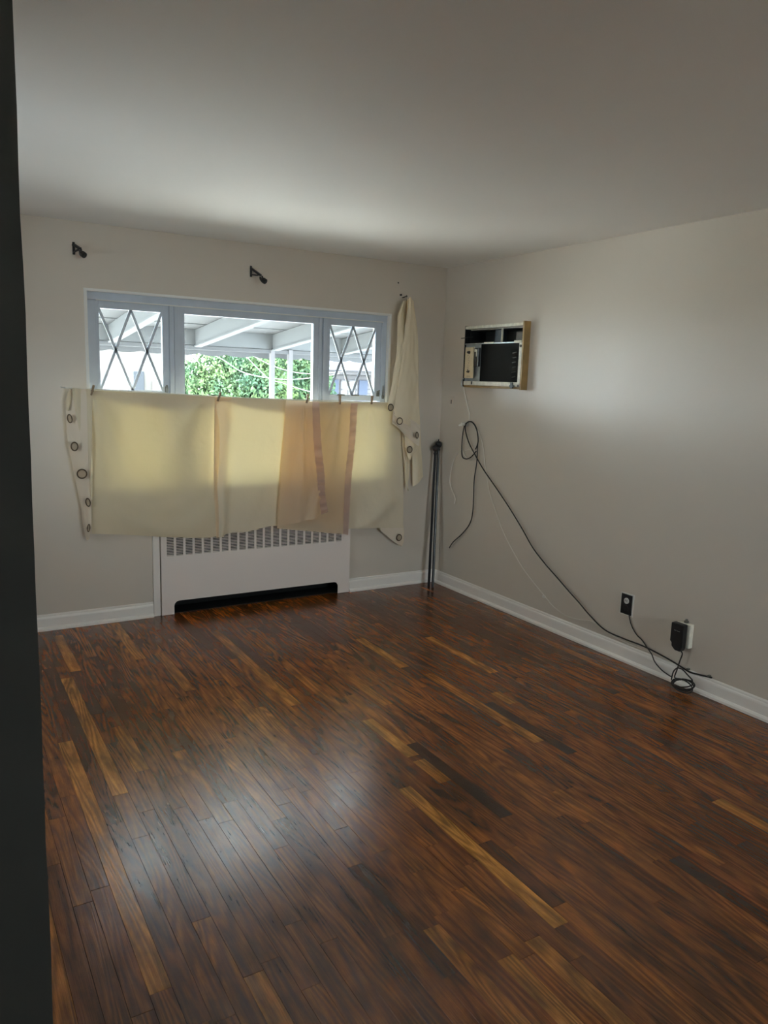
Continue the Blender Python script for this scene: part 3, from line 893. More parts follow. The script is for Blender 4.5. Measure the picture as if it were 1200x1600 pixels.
# inner folds seen below the front fall
sheet('inner_fold', [(-0.409, -0.04, 2.165), (-0.396, -0.04, 1.752), (-0.384, -0.04, 1.327), (-0.368, -0.04, 1.086), (-0.336, -0.04, 0.879)], [(-0.379, -0.045, 2.167), (-0.372, -0.045, 1.753), (-0.353, -0.045, 1.327), (-0.337, -0.045, 1.086), (-0.327, -0.045, 0.88)], None, None, dF(0.004, 0.0, 1.0), M_header, cF, 8, 40)
sheet('inner_fold', [(-0.392, -0.048, 2.166), (-0.379, -0.048, 1.752), (-0.361, -0.048, 1.328), (-0.349, -0.048, 1.062), (-0.346, -0.048, 0.851), (-0.312, -0.048, 0.761)], [(-0.355, -0.052, 2.168), (-0.331, -0.052, 1.754), (-0.317, -0.052, 1.328), (-0.299, -0.052, 1.061), (-0.302, -0.052, 0.85), (-0.309, -0.052, 0.751)], None, None, dF(0.006, 1.5, 1.0), M_hang, cF, 8, 40)
mf = sheet('middle_fold', [(-0.394, -0.07, 2.164), (-0.393, -0.07, 1.752), (-0.388, -0.07, 1.376), (-0.374, -0.07, 1.185), (-0.364, -0.07, 1.079), (-0.331, -0.07, 1)], [(-0.342, -0.075, 2.168), (-0.289, -0.075, 1.756), (-0.254, -0.075, 1.378), (-0.247, -0.075, 1.233), (-0.24, -0.075, 1.097), (-0.317, -0.075, 1.005)], None, None, dF(0.008, 0.4, 1.0), M_hang, cF, 16, 50)
# front fall with the stiff header along its lower edge
ff = sheet('front_fold', [(-0.4, -0.095, 2.175), (-0.415, -0.095, 2.025), (-0.448, -0.095, 1.749), (-0.477, -0.095, 1.517), (-0.499, -0.095, 1.376), (-0.501, -0.095, 1.306)], [(-0.358, -0.09, 2.175), (-0.303, -0.09, 1.964), (-0.287, -0.09, 1.756), (-0.273, -0.09, 1.568), (-0.258, -0.09, 1.378), (-0.25, -0.09, 1.224)], [(-0.4, -0.095, 2.175), (-0.384, -0.095, 2.19), (-0.361, -0.095, 2.174)], [(-0.504, -0.1, 1.306), (-0.42, -0.1, 1.278), (-0.327, -0.1, 1.245), (-0.257, -0.1, 1.225)], dF(0.010, 0.2, 1.5), M_hang, cF, 30, 70, 1.0)
fh = sheet('eyelet_header', [(-0.504, -0.104, 1.367), (-0.507, -0.104, 1.306), (-0.511, -0.104, 1.274)], [(-0.256, -0.096, 1.263), (-0.253, -0.096, 1.186), (-0.26, -0.096, 1.104)], [(-0.505, -0.106, 1.368), (-0.426, -0.106, 1.335), (-0.334, -0.106, 1.302), (-0.263, -0.106, 1.264)], [(-0.512, -0.106, 1.274), (-0.455, -0.106, 1.236), (-0.35, -0.106, 1.159), (-0.267, -0.106, 1.105)], dF(0.006, 0.2, 2.0), M_header, cF, 30, 14, 1.0)
ring(lf, [(-0.533, -0.118, 1.393)][0], 0.023, squash=0.95)
ring(fh, [(-0.471, -0.15, 1.295)][0], 0.0235, squash=1.0, hole=M_cloth)
ring(fh, [(-0.304, -0.135, 1.189)][0], 0.023, squash=0.5, rot=0.1)
ring(mf, [(-0.337, -0.092, 1.078)][0], 0.0235, squash=0.95)
b = bmesh.new(); lathe(b, [(-0.39, 0, 2.192)][0], (0.3, -1, 0.2), [(0, 0.004), (0.035, 0.004), (0.038, 0.008), (0.042, 0.008)], 10)
tag(obj('curtain_hook', b, M_latch, origin=[(-0.39, 0, 2.192)][0]), 'small wall hook carrying the bunched curtain right of the window', 'hook')

# clothes pegs on the top edge
def peg(loc, tilt, label, first=None):
    if first is None:
        root = empty('clothespeg', loc, label, 'clothespeg', 'clothespegs gripping the curtain tops')
        for s in (-1, 1):
            bm = bmesh.new()
            bar(bm, Vector(loc) + Vector((0, s * 0.0085, 0.036)), Vector(loc) + Vector((0, s * 0.0045, -0.004)), 0.010, 0.006, up=(0, 1, 0))
            bar(bm, Vector(loc) + Vector((0, s * 0.0045, -0.004)), Vector(loc) + Vector((0, s * 0.004, -0.026)), 0.010, 0.0055, up=(0, 1, 0))
            obj('prong', bm, M_peg, root)
        bm = bmesh.new(); tube(bm, [Vector(loc) + Vector((-0.008, 0, 0.002)), Vector(loc) + Vector((0.008, 0, 0.002))], 0.0045, 10)
        obj('spring', bm, M_latch, root)
    else:
        root = first.copy(); COL.objects.link(root)
        for ch in list(first.children):
            c = ch.copy(); COL.objects.link(c); c.parent = root
        root['label'] = label
        root.location = loc
    root.rotation_euler = (0, tilt, 0)
    return root
pegs = [([(-2.602, -0.095, 1.467)][0], 0.30, 'wooden clothespeg at the left end beside the eyelet header'),
        ([(-1.824, -0.095, 1.443)][0], 0.32, 'dark wooden clothespeg at the top of the brown doubled strip'),
        ([(-1.215, -0.138, 1.442)][0], 0.20, 'clothespeg tilted right beneath the second window mullion'),
        ([(-0.95, -0.112, 1.436)][0], 0.0, 'upright clothespeg below the middle of the right diamond window'),
        ([(-0.675, -0.085, 1.439)][0], 0.08, 'clothespeg on the bright yellow sheet, rightmost on the cord')]
p0 = peg(*pegs[0])
for loc, tl_, lb in pegs[1:]: peg(loc, tl_, lb, p0)

# ------------------------------------------------------------------ curtain rod brackets and screws
def bracket(loc, dirv, label, cupdir=(0, 0, 1)):
    root = empty('rod_bracket', loc, label, 'bracket', 'black curtain rod brackets above the window')
    p = Vector(loc)
    bm = B(p.x - 0.007, p.x + 0.007, p.y - 0.006, p.y, p.z - 0.035, p.z + 0.035, bev=0.002)
    obj('wall_plate', bm, M_black, root)
    d = Vector(dirv)
    bm = bmesh.new(); bar(bm, p + Vector((0, -0.004, 0.02)), p + d * 0.75 + Vector((0, 0, 0.01)), 0.022, 0.012)
    bar(bm, p + Vector((0, -0.004, -0.02)), p + d * 0.55, 0.010, 0.008)
    obj('arm', bm, M_black, root)
    bm = bmesh.new()
    e = p + d * 0.8
    pts = [e + Vector((0, -0.018 * math.cos(a) * 1.0, 0.018 * math.sin(a) )) for a in [math.radians(t) for t in range(-200, 21, 20)]]
    tube(bm, pts, 0.006, 8)
    lathe(bm, e + Vector((0, -0.012, -0.014)), (0.4, -0.6, -0.4), [(0, 0.014), (0.012, 0.018), (0.032, 0.018), (0.036, 0.012)], 12)
    obj('cup', bm, M_black, root)
    return root
bracket([(-2.663, 0, 2.286)][0], (0.035, -0.07, -0.02), 'black rod bracket upper left of the window, its plate hanging loose')
bracket([(-1.571, 0, 2.263)][0], (0.055, -0.09, -0.05), 'black rod bracket above the centre window, arm drooping to the right')
b = bmesh.new(); lathe(b, [(-0.433, 0, 2.293)][0], (0, -1, 0), [(0, 0.003), (0.004, 0.006), (0.007, 0.004)], 12)
tag(obj('screw', b, M_black, origin=[(-0.433, 0, 2.293)][0]), 'black screw in the wall above the bunched curtain, upper of two', 'screw')
b = bmesh.new(); lathe(b, [(-0.413, 0, 2.209)][0], (0, -1, 0), [(0, 0.004), (0.014, 0.004), (0.016, 0.008), (0.02, 0.006)], 12)
tag(obj('screw', b, M_black, origin=[(-0.413, 0, 2.209)][0]), 'black screw just above the tip of the bunched curtain', 'screw')

# ------------------------------------------------------------------ curtain rods leaning in the corner
def rod(foot, top, label, ball):
    root = empty('curtain_rod', foot, label, 'curtain rod', 'black curtain rods leaning in the corner')
    f_, t_ = Vector(foot), Vector(top)
    bm = bmesh.new(); tube(bm, [f_, t_], 0.0105, 14)
    obj('pole', bm, M_rod, root, smooth=False)
    d = (t_ - f_).normalized()
    bm = bmesh.new(); lathe(bm, t_, d, [(-0.012, 0.0125), (0.0, 0.0135), (0.006, 0.009), (0.012, 0.012)] + [(0.012 + ball * (1 - math.cos(a)), max(0.002, ball * math.sin(a))) for a in [math.radians(x) for x in range(20, 171, 15)]] + [(0.012 + 2 * ball, 0.005), (0.012 + 2 * ball + 0.014, 0.003)], 18)
    obj('finial', bm, M_rod, root, smooth=True)
rod([(-0.136, -0.133, 0)][0], [(-0.075, -0.055, 1.042)][0], 'black curtain rod with ball finial in the corner, left of the leaning pair', 0.026)
rod([(-0.129, -0.177, 0)][0], [(-0.036, -0.04, 1.07)][0], 'black curtain rod with pointed finial in the corner, right of the leaning pair', 0.027)

# ------------------------------------------------------------------ through-wall air conditioner
ac = empty('air_conditioner', (-0.05, -0.65, 1.56), 'old through-wall air conditioner without its cover, black coil and beige control plate, right wall', 'air conditioner')
X0 = -0.05
Y0, Y1, Z0, Z1 = -0.985, -0.325, 1.560, 1.995
obj('side_board', B(X0 - 0.004, 0.0, Y0, Y0 + 0.016, Z0 - 0.008, Z1 + 0.006, bev=0.001), M_oak, ac)
obj('side_board', B(X0 + 0.004, 0.0, Y1 - 0.012, Y1, Z0, Z1, bev=0.001), M_blackmatt, ac)
obj('top_flange', B(X0 - 0.002, 0.0, Y0 + 0.016, Y1 - 0.012, Z1 - 0.024, Z1 - 0.004, bev=0.002), M_cream, ac)
obj('bottom_board', B(X0 + 0.006, 0.0, Y0 + 0.016, Y1 - 0.012, Z0 - 0.004, Z0 + 0.012, bev=0.001), M_oak, ac)
# sleeve (dark box going through the wall)
b = bmesh.new()
sy0, sy1 = Y0 + 0.034, Y1 - 0.034
box(b, -0.02, 0.235, AY0 + 0.002, AY0 + 0.006, AZ0 + 0.002, AZ1 - 0.002)
box(b, -0.02, 0.235, AY1 - 0.006, AY1 - 0.002, AZ0 + 0.002, AZ1 - 0.002)
box(b, -0.02, 0.235, AY0 + 0.006, AY1 - 0.006, AZ1 - 0.006, AZ1 - 0.002)
box(b, -0.02, 0.235, AY0 + 0.006, AY1 - 0.006, AZ0 + 0.002, AZ0 + 0.006)
box(b, 0.12, 0.13, AY0 + 0.006, AY1 - 0.006, AZ0 + 0.006, AZ1 - 0.006)
obj('sleeve', b, M_acdark, ac)
zs = 1.862      # shelf between outlet plenum and coil
obj('right_strip', B(X0 - 0.001, X0 + 0.012, Y0 + 0.016, Y0 + 0.046, Z0 + 0.035, zs, bev=0.002), M_cream, ac)
obj('bottom_rail', B(X0 - 0.004, X0 + 0.012, Y0 + 0.018, Y1 - 0.02, Z0 + 0.012, Z0 + 0.042, bev=0.005), M_cream, ac)
obj('shelf', B(X0 + 0.002, 0.06, Y0 + 0.03, Y1 - 0.014, zs, zs + 0.008), M_steel, ac)
obj('shelf_clip', B(X0 - 0.002, X0 + 0.01, Y0 + 0.025, Y0 + 0.10, zs - 0.001, zs + 0.016, bev=0.002), M_cream, ac)
obj('shelf_clip', B(X0 - 0.001, X0 + 0.01, -0.66, -0.56, zs + 0.002, zs + 0.012, bev=0.002), M_cream, ac)
obj('vane', B(X0 + 0.004, X0 + 0.018, -0.745, -0.741, zs + 0.008, Z1 - 0.03), M_cream, ac)
obj('vane', B(0.0, 0.05, -0.690, -0.62, zs + 0.01, Z1 - 0.032), mat('blue_grey_vane', (0.045, 0.06, 0.075), 0.5), ac)
obj('foam_block', B(-0.03, 0.03, -0.95, -0.875, zs + 0.01, zs + 0.075, bev=0.008), mat('grey_foam', (0.14, 0.14, 0.13), 0.9), ac)
# coil
b = bmesh.new()
cy0, cy1, cz0, cz1 = Y0 + 0.046, -0.515, Z0 + 0.042, zs
box(b, X0 + 0.022, X0 + 0.04, cy0, cy1, cz0, cz1)
k = cy0 + 0.002
while k < cy1:
    box(b, X0 + 0.012, X0 + 0.022, k, k + 0.0015, cz0, cz1); k += 0.0048
cl = obj('coil', b, M_coil, ac); cl['kind'] = 'stuff'
b = bmesh.new()
for i in range(6):
    zz = 1.635 + i * 0.032
    tube(b, [(X0 + 0.010, -0.87 + 0.006 * (i % 2), zz), (X0 + 0.010, -0.905, zz + 0.006)], 0.003, 6)
obj('fin_dents', b, mat('bright_dent', (0.06, 0.06, 0.055), 0.5), ac)['kind'] = 'stuff'
# control side
obj('control_backing', B(X0 + 0.012, X0 + 0.03, -0.515, Y1 - 0.012, Z0 + 0.042, zs), M_steel, ac)
pl = obj('control_plate', B(X0 - 0.012, X0 - 0.004, -0.462, -0.362, 1.622, 1.842, bev=0.0015), M_beige, ac)
for zz, rr in ((1.805, 0.009), (1.668, 0.006)):
    b = bmesh.new(); lathe(b, (X0 - 0.012, -0.412, zz), (-1, 0, 0), [(0, rr + 0.002), (0.006, rr + 0.002), (0.008, rr), (0.018, rr * 0.8)], 14)
    obj('knob', b, M_knob, pl, smooth=False)
b = bmesh.new()
bar(b, (X0 - 0.014, -0.419, 1.664), (X0 - 0.014, -0.400, 1.684), 0.004, 0.003); bar(b, (X0 - 0.014, -0.419, 1.664), (X0 - 0.014, -0.426, 1.676), 0.004, 0.003)
obj('pointer', b, M_knob, pl)
# printed dial marks, illegible strokes
b = bmesh.new()
rr = random.Random(5)
for i in range(16):
    zz = 1.690 + i * 0.0062
    yy = -0.412 + rr.uniform(-0.012, 0.006)
    box(b, X0 - 0.0128, X0 - 0.0118, yy, yy + rr.uniform(0.006, 0.018), zz, zz + 0.0018)
for zz in (1.632, 1.638): box(b, X0 - 0.0128, X0 - 0.0118, -0.437, -0.392, zz, zz + 0.0015)
obj('dial_marks', b, mat('faded_print', (0.36, 0.29, 0.19), 0.7), pl)['kind'] = 'stuff'
obj('switch_box', B(X0 - 0.010, X0 + 0.012, -0.512, -0.468, 1.705, 1.835, bev=0.003), mat('smoky_metal', (0.10, 0.10, 0.10), 0.25, metal=0.6), ac)
obj('bright_tab', B(X0 - 0.012, X0 - 0.009, -0.500, -0.488, 1.775, 1.825, bev=0.001), M_cream, ac)
obj('bright_tab', B(X0 - 0.012, X0 - 0.009, -0.484, -0.470, 1.808, 1.828, bev=0.001), M_cream, ac)
for yy, zz in ((-0.955, 1.578), (-0.958, 1.84)):
    b = bmesh.new(); lathe(b, (X0 - 0.003, yy, zz), (-1, 0, 0), [(0, 0.009), (0.004, 0.009), (0.005, 0.004)], 12)
    obj('screw_head', b, M_knob, ac)
b = bmesh.new(); box(b, X0 - 0.012, X0, -0.905, -0.880, 1.560, 1.600, 0.003); box(b, X0 - 0.010, X0, -0.918, -0.87, 1.568, 1.582, 0.003)
obj('bottom_catch', b, M_black, ac)
obj('bottom_catch', B(X0 - 0.008, X0, -0.452, -0.440, 1.578, 1.600, bev=0.002), M_black, ac)
b = bmesh.new(); tube(b, [(X0 - 0.004, -0.44, 1.915), (X0 - 0.008, -0.30, 1.908)], 0.003, 8)
obj('loose_rod', b, M_black, ac)
b = bmesh.new(); tube(b, [(X0 - 0.004, -0.345, 1.62), (X0 - 0.010, -0.332, 1.60), (X0 - 0.008, -0.330, 1.57), (X0, -0.340, 1.556)], 0.004, 8, smooth=5)
obj('power_lead', b, M_steel, ac)

# ------------------------------------------------------------------ small jack left of the AC
jk = empty('wall_jack', [(0, -0.139, 1.441)][0], 'small painted-over wall plate with one slot, under the air conditioner near the corner', 'wall plate')
c = Vector([(0, -0.139, 1.441)][0])
obj('plate', B(-0.006, 0, c.y - 0.027, c.y + 0.027, c.z - 0.042, c.z + 0.042, bev=0.002), M_wall, jk)
obj('slot', B(-0.008, -0.004, c.y - 0.005, c.y + 0.003, c.z - 0.014, c.z + 0.016), M_black, jk)

# ------------------------------------------------------------------ cords on the right wall
hk = empty('cord_hook', [(0, -0.347, 1.284)][0], 'white plastic cable hook holding the looped cords below the air conditioner', 'hook')
c = Vector([(0, -0.347, 1.284)][0])
b = bmesh.new(); lathe(b, c, (-1, 0, 0), [(0, 0.016), (0.012, 0.016), (0.016, 0.010), (0.04, 0.009), (0.044, 0.015), (0.052, 0.013)], 14)
obj('hook_body', b, M_white, hk, smooth=False)
b = bmesh.new(); bar(b, c + Vector((-0.03, 0, 0)), c + Vector((-0.05, 0.035, -0.01)), 0.014, 0.012)
obj('hook_tip', b, M_white, hk)

def cable(name, pts, r, m, label, cat='cable', group=None, sm=8):
    b = bmesh.new(); tube(b, pts, r, 8, smooth=sm)
    o = obj(name, b, m, smooth=True, origin=pts[0])
    return tag(o, label, cat, group)
cable('black_cable', [(-0.022, -0.226, 0.319), (-0.022, -0.272, 0.374), (-0.022, -0.381, 0.46), (-0.022, -0.462, 0.544), (-0.022, -0.494, 0.622), (-0.022, -0.499, 0.743), (-0.022, -0.495, 0.886), (-0.022, -0.514, 1.02), (-0.022, -0.513, 1.123), (-0.022, -0.514, 1.198), (-0.022, -0.485, 1.27), (-0.022, -0.428, 1.308), (-0.022, -0.367, 1.295), (-0.022, -0.338, 1.26), (-0.022, -0.323, 1.154), (-0.022, -0.332, 1.049), (-0.022, -0.381, 1.03), (-0.022, -0.442, 1.05), (-0.022, -0.5, 1.098)], 0.0042, M_cable, 'black cable looped over the hook with its cut end hanging low on the right wall')
cable('black_cable', [(-0.028, -0.499, 1.112), (-0.028, -0.524, 1.171), (-0.028, -0.502, 1.252), (-0.028, -0.444, 1.304), (-0.028, -0.382, 1.3), (-0.028, -0.363, 1.252), (-0.028, -0.41, 1.161), (-0.028, -0.486, 1.083), (-0.028, -0.601, 0.978), (-0.028, -0.756, 0.864), (-0.028, -0.906, 0.75), (-0.028, -1.051, 0.628), (-0.028, -1.171, 0.519), (-0.028, -1.291, 0.44), (-0.028, -1.417, 0.371), (-0.028, -1.533, 0.307), (-0.028, -1.628, 0.257), (-0.028, -1.725, 0.202), (-0.028, -1.85, 0.153)][:-1] + [(-0.016, -1.84, 0.144), (-0.016, -1.99, 0.135), (-0.016, -2.127, 0.136), (-0.016, -2.245, 0.126), (-0.016, -2.332, 0.114), (-0.016, -2.401, 0.101), (-0.016, -2.451, 0.093), (-0.016, -2.506, 0.099), (-0.016, -2.583, 0.109)], 0.0045, M_cable, 'long black cable running diagonally down the right wall to the baseboard')
cable('white_cable', [(-0.012, -0.292, 1.56), (-0.012, -0.332, 1.463), (-0.012, -0.379, 1.371), (-0.012, -0.383, 1.319)], 0.0045, M_wcable, 'white lead from the bottom of the air conditioner to the hook')
cable('white_cable', [(-0.01, -0.438, 1.285), (-0.01, -0.503, 1.234), (-0.01, -0.555, 1.15), (-0.01, -0.588, 1.037), (-0.01, -0.618, 0.938), (-0.01, -0.666, 0.814), (-0.01, -0.75, 0.688), (-0.01, -0.831, 0.572), (-0.01, -0.931, 0.468), (-0.01, -1.056, 0.359), (-0.01, -1.174, 0.283), (-0.01, -1.293, 0.216), (-0.01, -1.389, 0.164), (-0.01, -1.509, 0.137), (-0.01, -1.621, 0.144), (-0.01, -1.728, 0.163), (-0.01, -1.807, 0.154), (-0.01, -1.912, 0.122), (-0.01, -2.035, 0.113), (-0.01, -2.174, 0.116)], 0.0026, M_wcable, 'thin white cable sagging along the right wall beside the long black cable')
cable('white_cable', [(-0.014, -0.358, 1.09), (-0.014, -0.42, 1.1), (-0.014, -0.469, 1.062), (-0.014, -0.464, 1.033), (-0.014, -0.411, 1.023), (-0.014, -0.353, 1.051), (-0.014, -0.318, 1.091), (-0.014, -0.263, 1.061), (-0.014, -0.211, 0.988), (-0.014, -0.185, 0.896), (-0.014, -0.183, 0.821), (-0.014, -0.221, 0.761), (-0.014, -0.258, 0.717), (-0.014, -0.254, 0.671)], 0.0026, M_wcable, 'short thin white wire curling left of the looped black cable')
b = bmesh.new(); box(b, -0.012, -0.001, [(0, -1.289, 0.205)][0][1] - 0.012, [(0, -1.289, 0.205)][0][1] + 0.012, [(0, -1.289, 0.205)][0][2] - 0.008, [(0, -1.289, 0.205)][0][2] + 0.008, 0.002)
tag(obj('cable_clip', b, M_white, origin=[(0, -1.289, 0.205)][0]), 'small white clip fixing the thin white cable low on the right wall', 'clip')

# duplex outlet with black plate
ot = empty('wall_outlet', [(0, -1.977, 0.34)][0], 'black wall outlet plate with a single pale round socket, low on the right wall', 'outlet')
c = Vector([(0, -1.977, 0.34)][0])
obj('cover_plate', B(-0.009, 0, c.y - 0.040, c.y + 0.040, c.z - 0.060, c.z + 0.060, bev=0.003), M_black, ot)
b = bmesh.new(); lathe(b, (-0.009, c.y - 0.002, c.z + 0.022), (-1, 0, 0), [(0, 0.018), (0.003, 0.018), (0.004, 0.016)], 20)
sk = obj('socket', b, M_white, ot)
obj('socket_slot', B(-0.0145, -0.012, c.y - 0.009, c.y - 0.006, c.z + 0.018, c.z + 0.028), M_knob, sk)
obj('socket_slot', B(-0.0145, -0.012, c.y + 0.003, c.y + 0.006, c.z + 0.018, c.z + 0.028), M_knob, sk)
b = bmesh.new(); lathe(b, (-0.009, c.y - 0.002, c.z - 0.022), (-1, 0, 0), [(0, 0.018), (0.003, 0.018), (0.004, 0.016)], 20)
obj('socket', b, M_black, ot)
b = bmesh.new(); box(b, -0.005, 0, c.y - 0.048, c.y + 0.048, c.z - 0.066, c.z + 0.066)
obj('worn_edge', b, M_white, ot)
cable('thin_cable', [(-0.012, -2.008, 0.288), (-0.012, -2.016, 0.26), (-0.012, -2.039, 0.22), (-0.012, -2.076, 0.185), (-0.012, -2.115, 0.166), (-0.012, -2.15, 0.139), (-0.012, -2.189, 0.114)][:-1] + [(-0.034, -2.208, 0.116), (-0.034, -2.234, 0.08), (-0.034, -2.281, 0.051), (-0.034, -2.321, 0.039), (-0.034, -2.356, 0.033)], 0.0032, M_cable, 'thin dark lead dropping from the black outlet plate to the coiled cable')

# adapter plugged in a white wall box
ad = empty('power_adapter', [(-0.045, -2.39, 0.28)][0], 'black power adapter plugged into a white surface outlet above the baseboard', 'power adapter')
c = Vector([(-0.045, -2.39, 0.28)][0])
obj('outlet_box', B(-0.030, 0, c.y - 0.047, c.y + 0.040, c.z - 0.060, c.z + 0.072, bev=0.004), M_cream, ad)
b = bmesh.new()
prof = [(0.046, -0.035), (0.036, -0.038), (0.034, -0.060), (0.012, -0.078), (-0.022, -0.078), (-0.030, -0.060), (-0.030, 0.070), (0.046, 0.070)]
A_ = [b.verts.new((-0.031, c.y + y, c.z + z)) for y, z in prof]
f = b.faces.new(A_)
r = bmesh.ops.extrude_face_region(b, geom=[f])
bmesh.ops.translate(b, vec=(-0.038, 0, 0), verts=[v for v in r['geom'] if isinstance(v, bmesh.types.BMVert)])
bmesh.ops.recalc_face_normals(b, faces=b.faces)
bmesh.ops.bevel(b, geom=list(b.edges), offset=0.003, segments=2, affect='EDGES')
body = obj('adapter_body', b, M_black, ad)
obj('worn_print', B(-0.0705, -0.069, c.y - 0.012, c.y + 0.004, c.z + 0.030, c.z + 0.033), M_steel, body)
obj('worn_print', B(-0.0705, -0.069, c.y + 0.010, c.y + 0.024, c.z + 0.031, c.z + 0.0335), M_steel, body)
b = bmesh.new(); lathe(b, (-0.012, c.y - 0.004, c.z + 0.070), (0, 0, 1), [(0, 0.012), (0.012, 0.012), (0.014, 0.007), (0.022, 0.006)], 12)
obj('cable_gland', b, M_latch, ad)
# coil of cable on the floor
cc = Vector([(-0.083, -2.461, 0.03)][0]); cc.x = -0.085
pts = list([(-0.05, -2.417, 0.192), (-0.05, -2.406, 0.145), (-0.05, -2.395, 0.094), (-0.05, -2.384, 0.046)])
path = [Vector((-0.050, c.y - 0.005, c.z - 0.074))] + [Vector(p) for p in pts]
for turn in range(4):
    for k in range(12):
        a = 2 * math.pi * k / 12 + 0.8
        R_ = 1 + 0.10 * math.sin(turn * 2.1 + k * 0.5)
        path.append(Vector((-0.078 + 0.028 * math.cos(a) * R_, cc.y + 0.062 * math.sin(a) * R_, 0.030 + turn * 0.005 + 0.022 * math.sin(a * 1.0 + 1.2 + turn * 0.4))))
path += [Vector(p) for p in [(-0.06, -2.503, 0.07), (-0.06, -2.468, 0.093), (-0.06, -2.434, 0.11), (-0.06, -2.402, 0.106), (-0.06, -2.38, 0.076), (-0.06, -2.373, 0.029)]]
for p in path: p.z = max(p.z, 0.006)
b = bmesh.new(); tube(b, path, 0.0036, 8, smooth=4)
tag(obj('cable_coil', b, M_cable, smooth=True, origin=(-0.08, cc.y, 0.0)), 'tangled coil of black cable on the floor under the power adapter', 'cable')
for p_, lb in zip([(-0.018, -2.435, 0.103), (-0.018, -2.565, 0.11)], ('small dark staple on the baseboard just right of the power adapter', 'small dark staple at the end of the cable on the baseboard top')):
    p_ = Vector(p_)
    b = bmesh.new(); box(b, p_.x - 0.003, p_.x + 0.014, p_.y - 0.006, p_.y + 0.006, p_.z - 0.004, p_.z + 0.006, 0.001)
    tag(obj('cable_staple', b, M_latch, origin=p_), lb, 'staple')

# ------------------------------------------------------------------ outdoors
GZ = -0.55
tag(obj('yard_ground', B(-40, 40, 0.24, 60, GZ - 0.2, GZ), M_ground), kind='structure')
tag(obj('yard_ground_front', B(-40, 40, -40, YF - 0.2, GZ - 0.2, GZ), M_ground), kind='structure')
tag(obj('house_base', B(XL - 0.2, 0.24, YF - 0.2, 0.239, GZ, -0.201), M_stucco), kind='structure')

aw = empty('patio_awning', (-0.8, 1.7, GZ), 'white aluminium patio awning with sloping beams and scalloped valance outside the window', 'awning')
SX0, SX1 = -3.6, 2.4
def zroof(y): return 2.20 - 0.092 * y          # underside of the roof sheet
b = bmesh.new()
yA, yB = 0.26, 3.12
yP = 0.98      # unseen translucent strip added to brighten the floor reflection, aluminium beyond
for k in range(2):
    pass
vts = [b.verts.new(p) for p in ((SX0, yP, zroof(yP) + 0.12), (SX1, yP, zroof(yP) + 0.12), (SX1, yB, zroof(yB) + 0.12), (SX0, yB, zroof(yB) + 0.12))]
f = b.faces.new(vts)
r = bmesh.ops.extrude_face_region(b, geom=[f]); bmesh.ops.translate(b, vec=(0, 0, 0.02), verts=[v for v in r['geom'] if isinstance(v, bmesh.types.BMVert)])
bmesh.ops.recalc_face_normals(b, faces=b.faces)
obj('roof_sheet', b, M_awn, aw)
for i in range(6):
    xa = SX0 + i
    b = bmesh.new()
    vts = [b.verts.new(p) for p in ((xa, yA, zroof(yA) + 0.12), (xa + 0.99, yA, zroof(yA) + 0.12), (xa + 0.99, yP - 0.01, zroof(yP) + 0.12), (xa, yP - 0.01, zroof(yP) + 0.12))]
    b.faces.new(vts)
    obj('light_panel', b, M_lightpanel, aw)
for yy in (1.09, 1.5, 2.1, 2.62):
    obj('roof_seam', B(SX0, SX1, yy, yy + 0.02, zroof(yy) + 0.110, zroof(yy) + 0.120), M_awnb, aw)
for i in range(-2, 4):
    xb = -1.0 + i * 0.855
    bm = bmesh.new(); bar(bm, (xb, yA, zroof(yA) + 0.032), (xb, 3.0, zroof(3.0) + 0.032), 0.045, 0.165)
    bar(bm, (xb, yA, zroof(yA) - 0.052), (xb, 3.0, zroof(3.0) - 0.052), 0.075, 0.014)
    obj('beam', bm, M_awnb, aw)
obj('front_gutter', B(SX0, SX1, 3.0, 3.10, 1.885, 2.045, bev=0.004), M_awnb, aw)
obj('front_rail', B(SX0, SX1, 2.99, 3.05, 1.840, 1.880, bev=0.003), M_awn, aw)
b = bmesh.new()
n = 240
tp_, bt_ = [], []
for i in range(n + 1):
    x = SX0 + (SX1 - SX0) * i / n
    bt = 1.785 - 0.022 * abs(math.sin(math.pi * (x + 0.05) / 0.30)) ** 0.8 + 0.02
    tp_.append(b.verts.new((x, 3.11, 1.90))); bt_.append(b.verts.new((x, 3.11, bt)))
for i in range(n): b.faces.new((tp_[i], bt_[i], bt_[i + 1], tp_[i + 1]))
r = bmesh.ops.extrude_face_region(b, geom=list(b.faces)); bmesh.ops.translate(b, vec=(0, 0.008, 0), verts=[v for v in r['geom'] if isinstance(v, bmesh.types.BMVert)])
obj('valance', b, M_awn, aw)
for xp in (-0.168, 0.045, -3.4, 2.2):
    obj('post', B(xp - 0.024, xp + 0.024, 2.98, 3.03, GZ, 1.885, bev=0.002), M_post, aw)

# garden tree / tall hedge behind the awning
def leaves(bm, blobs, n, size, rr):
    for _ in range(n):
        c, rad3 = rr.choice(blobs)
        while True:
            v = Vector((rr.uniform(-1, 1), rr.uniform(-1, 1), rr.uniform(-1, 1)))
            if 0.25 < v.length < 1: break
        p = Vector((c[0] + v.x * rad3[0], c[1] + v.y * rad3[1], c[2] + v.z * rad3[2]))
        s = size * rr.uniform(0.6, 1.3)
        a = Vector((rr.gauss(0, 1), rr.gauss(0, 1), rr.gauss(0, 0.6))).normalized()
        u = a.cross(Vector((rr.gauss(0, 1), rr.gauss(0, 1), rr.gauss(0, 1)))).normalized()
        w = a.cross(u)
        q = [p - u * s, p + w * s * 0.45, p + u * s, p - w * s * 0.45]
        bm.faces.new([bm.verts.new(x) for x in q])
rr = random.Random(3)
tr = empty('garden_tree', (1.7, 8.0, GZ), 'bushy green tree filling the view through the centre window', 'tree')
b = bmesh.new()
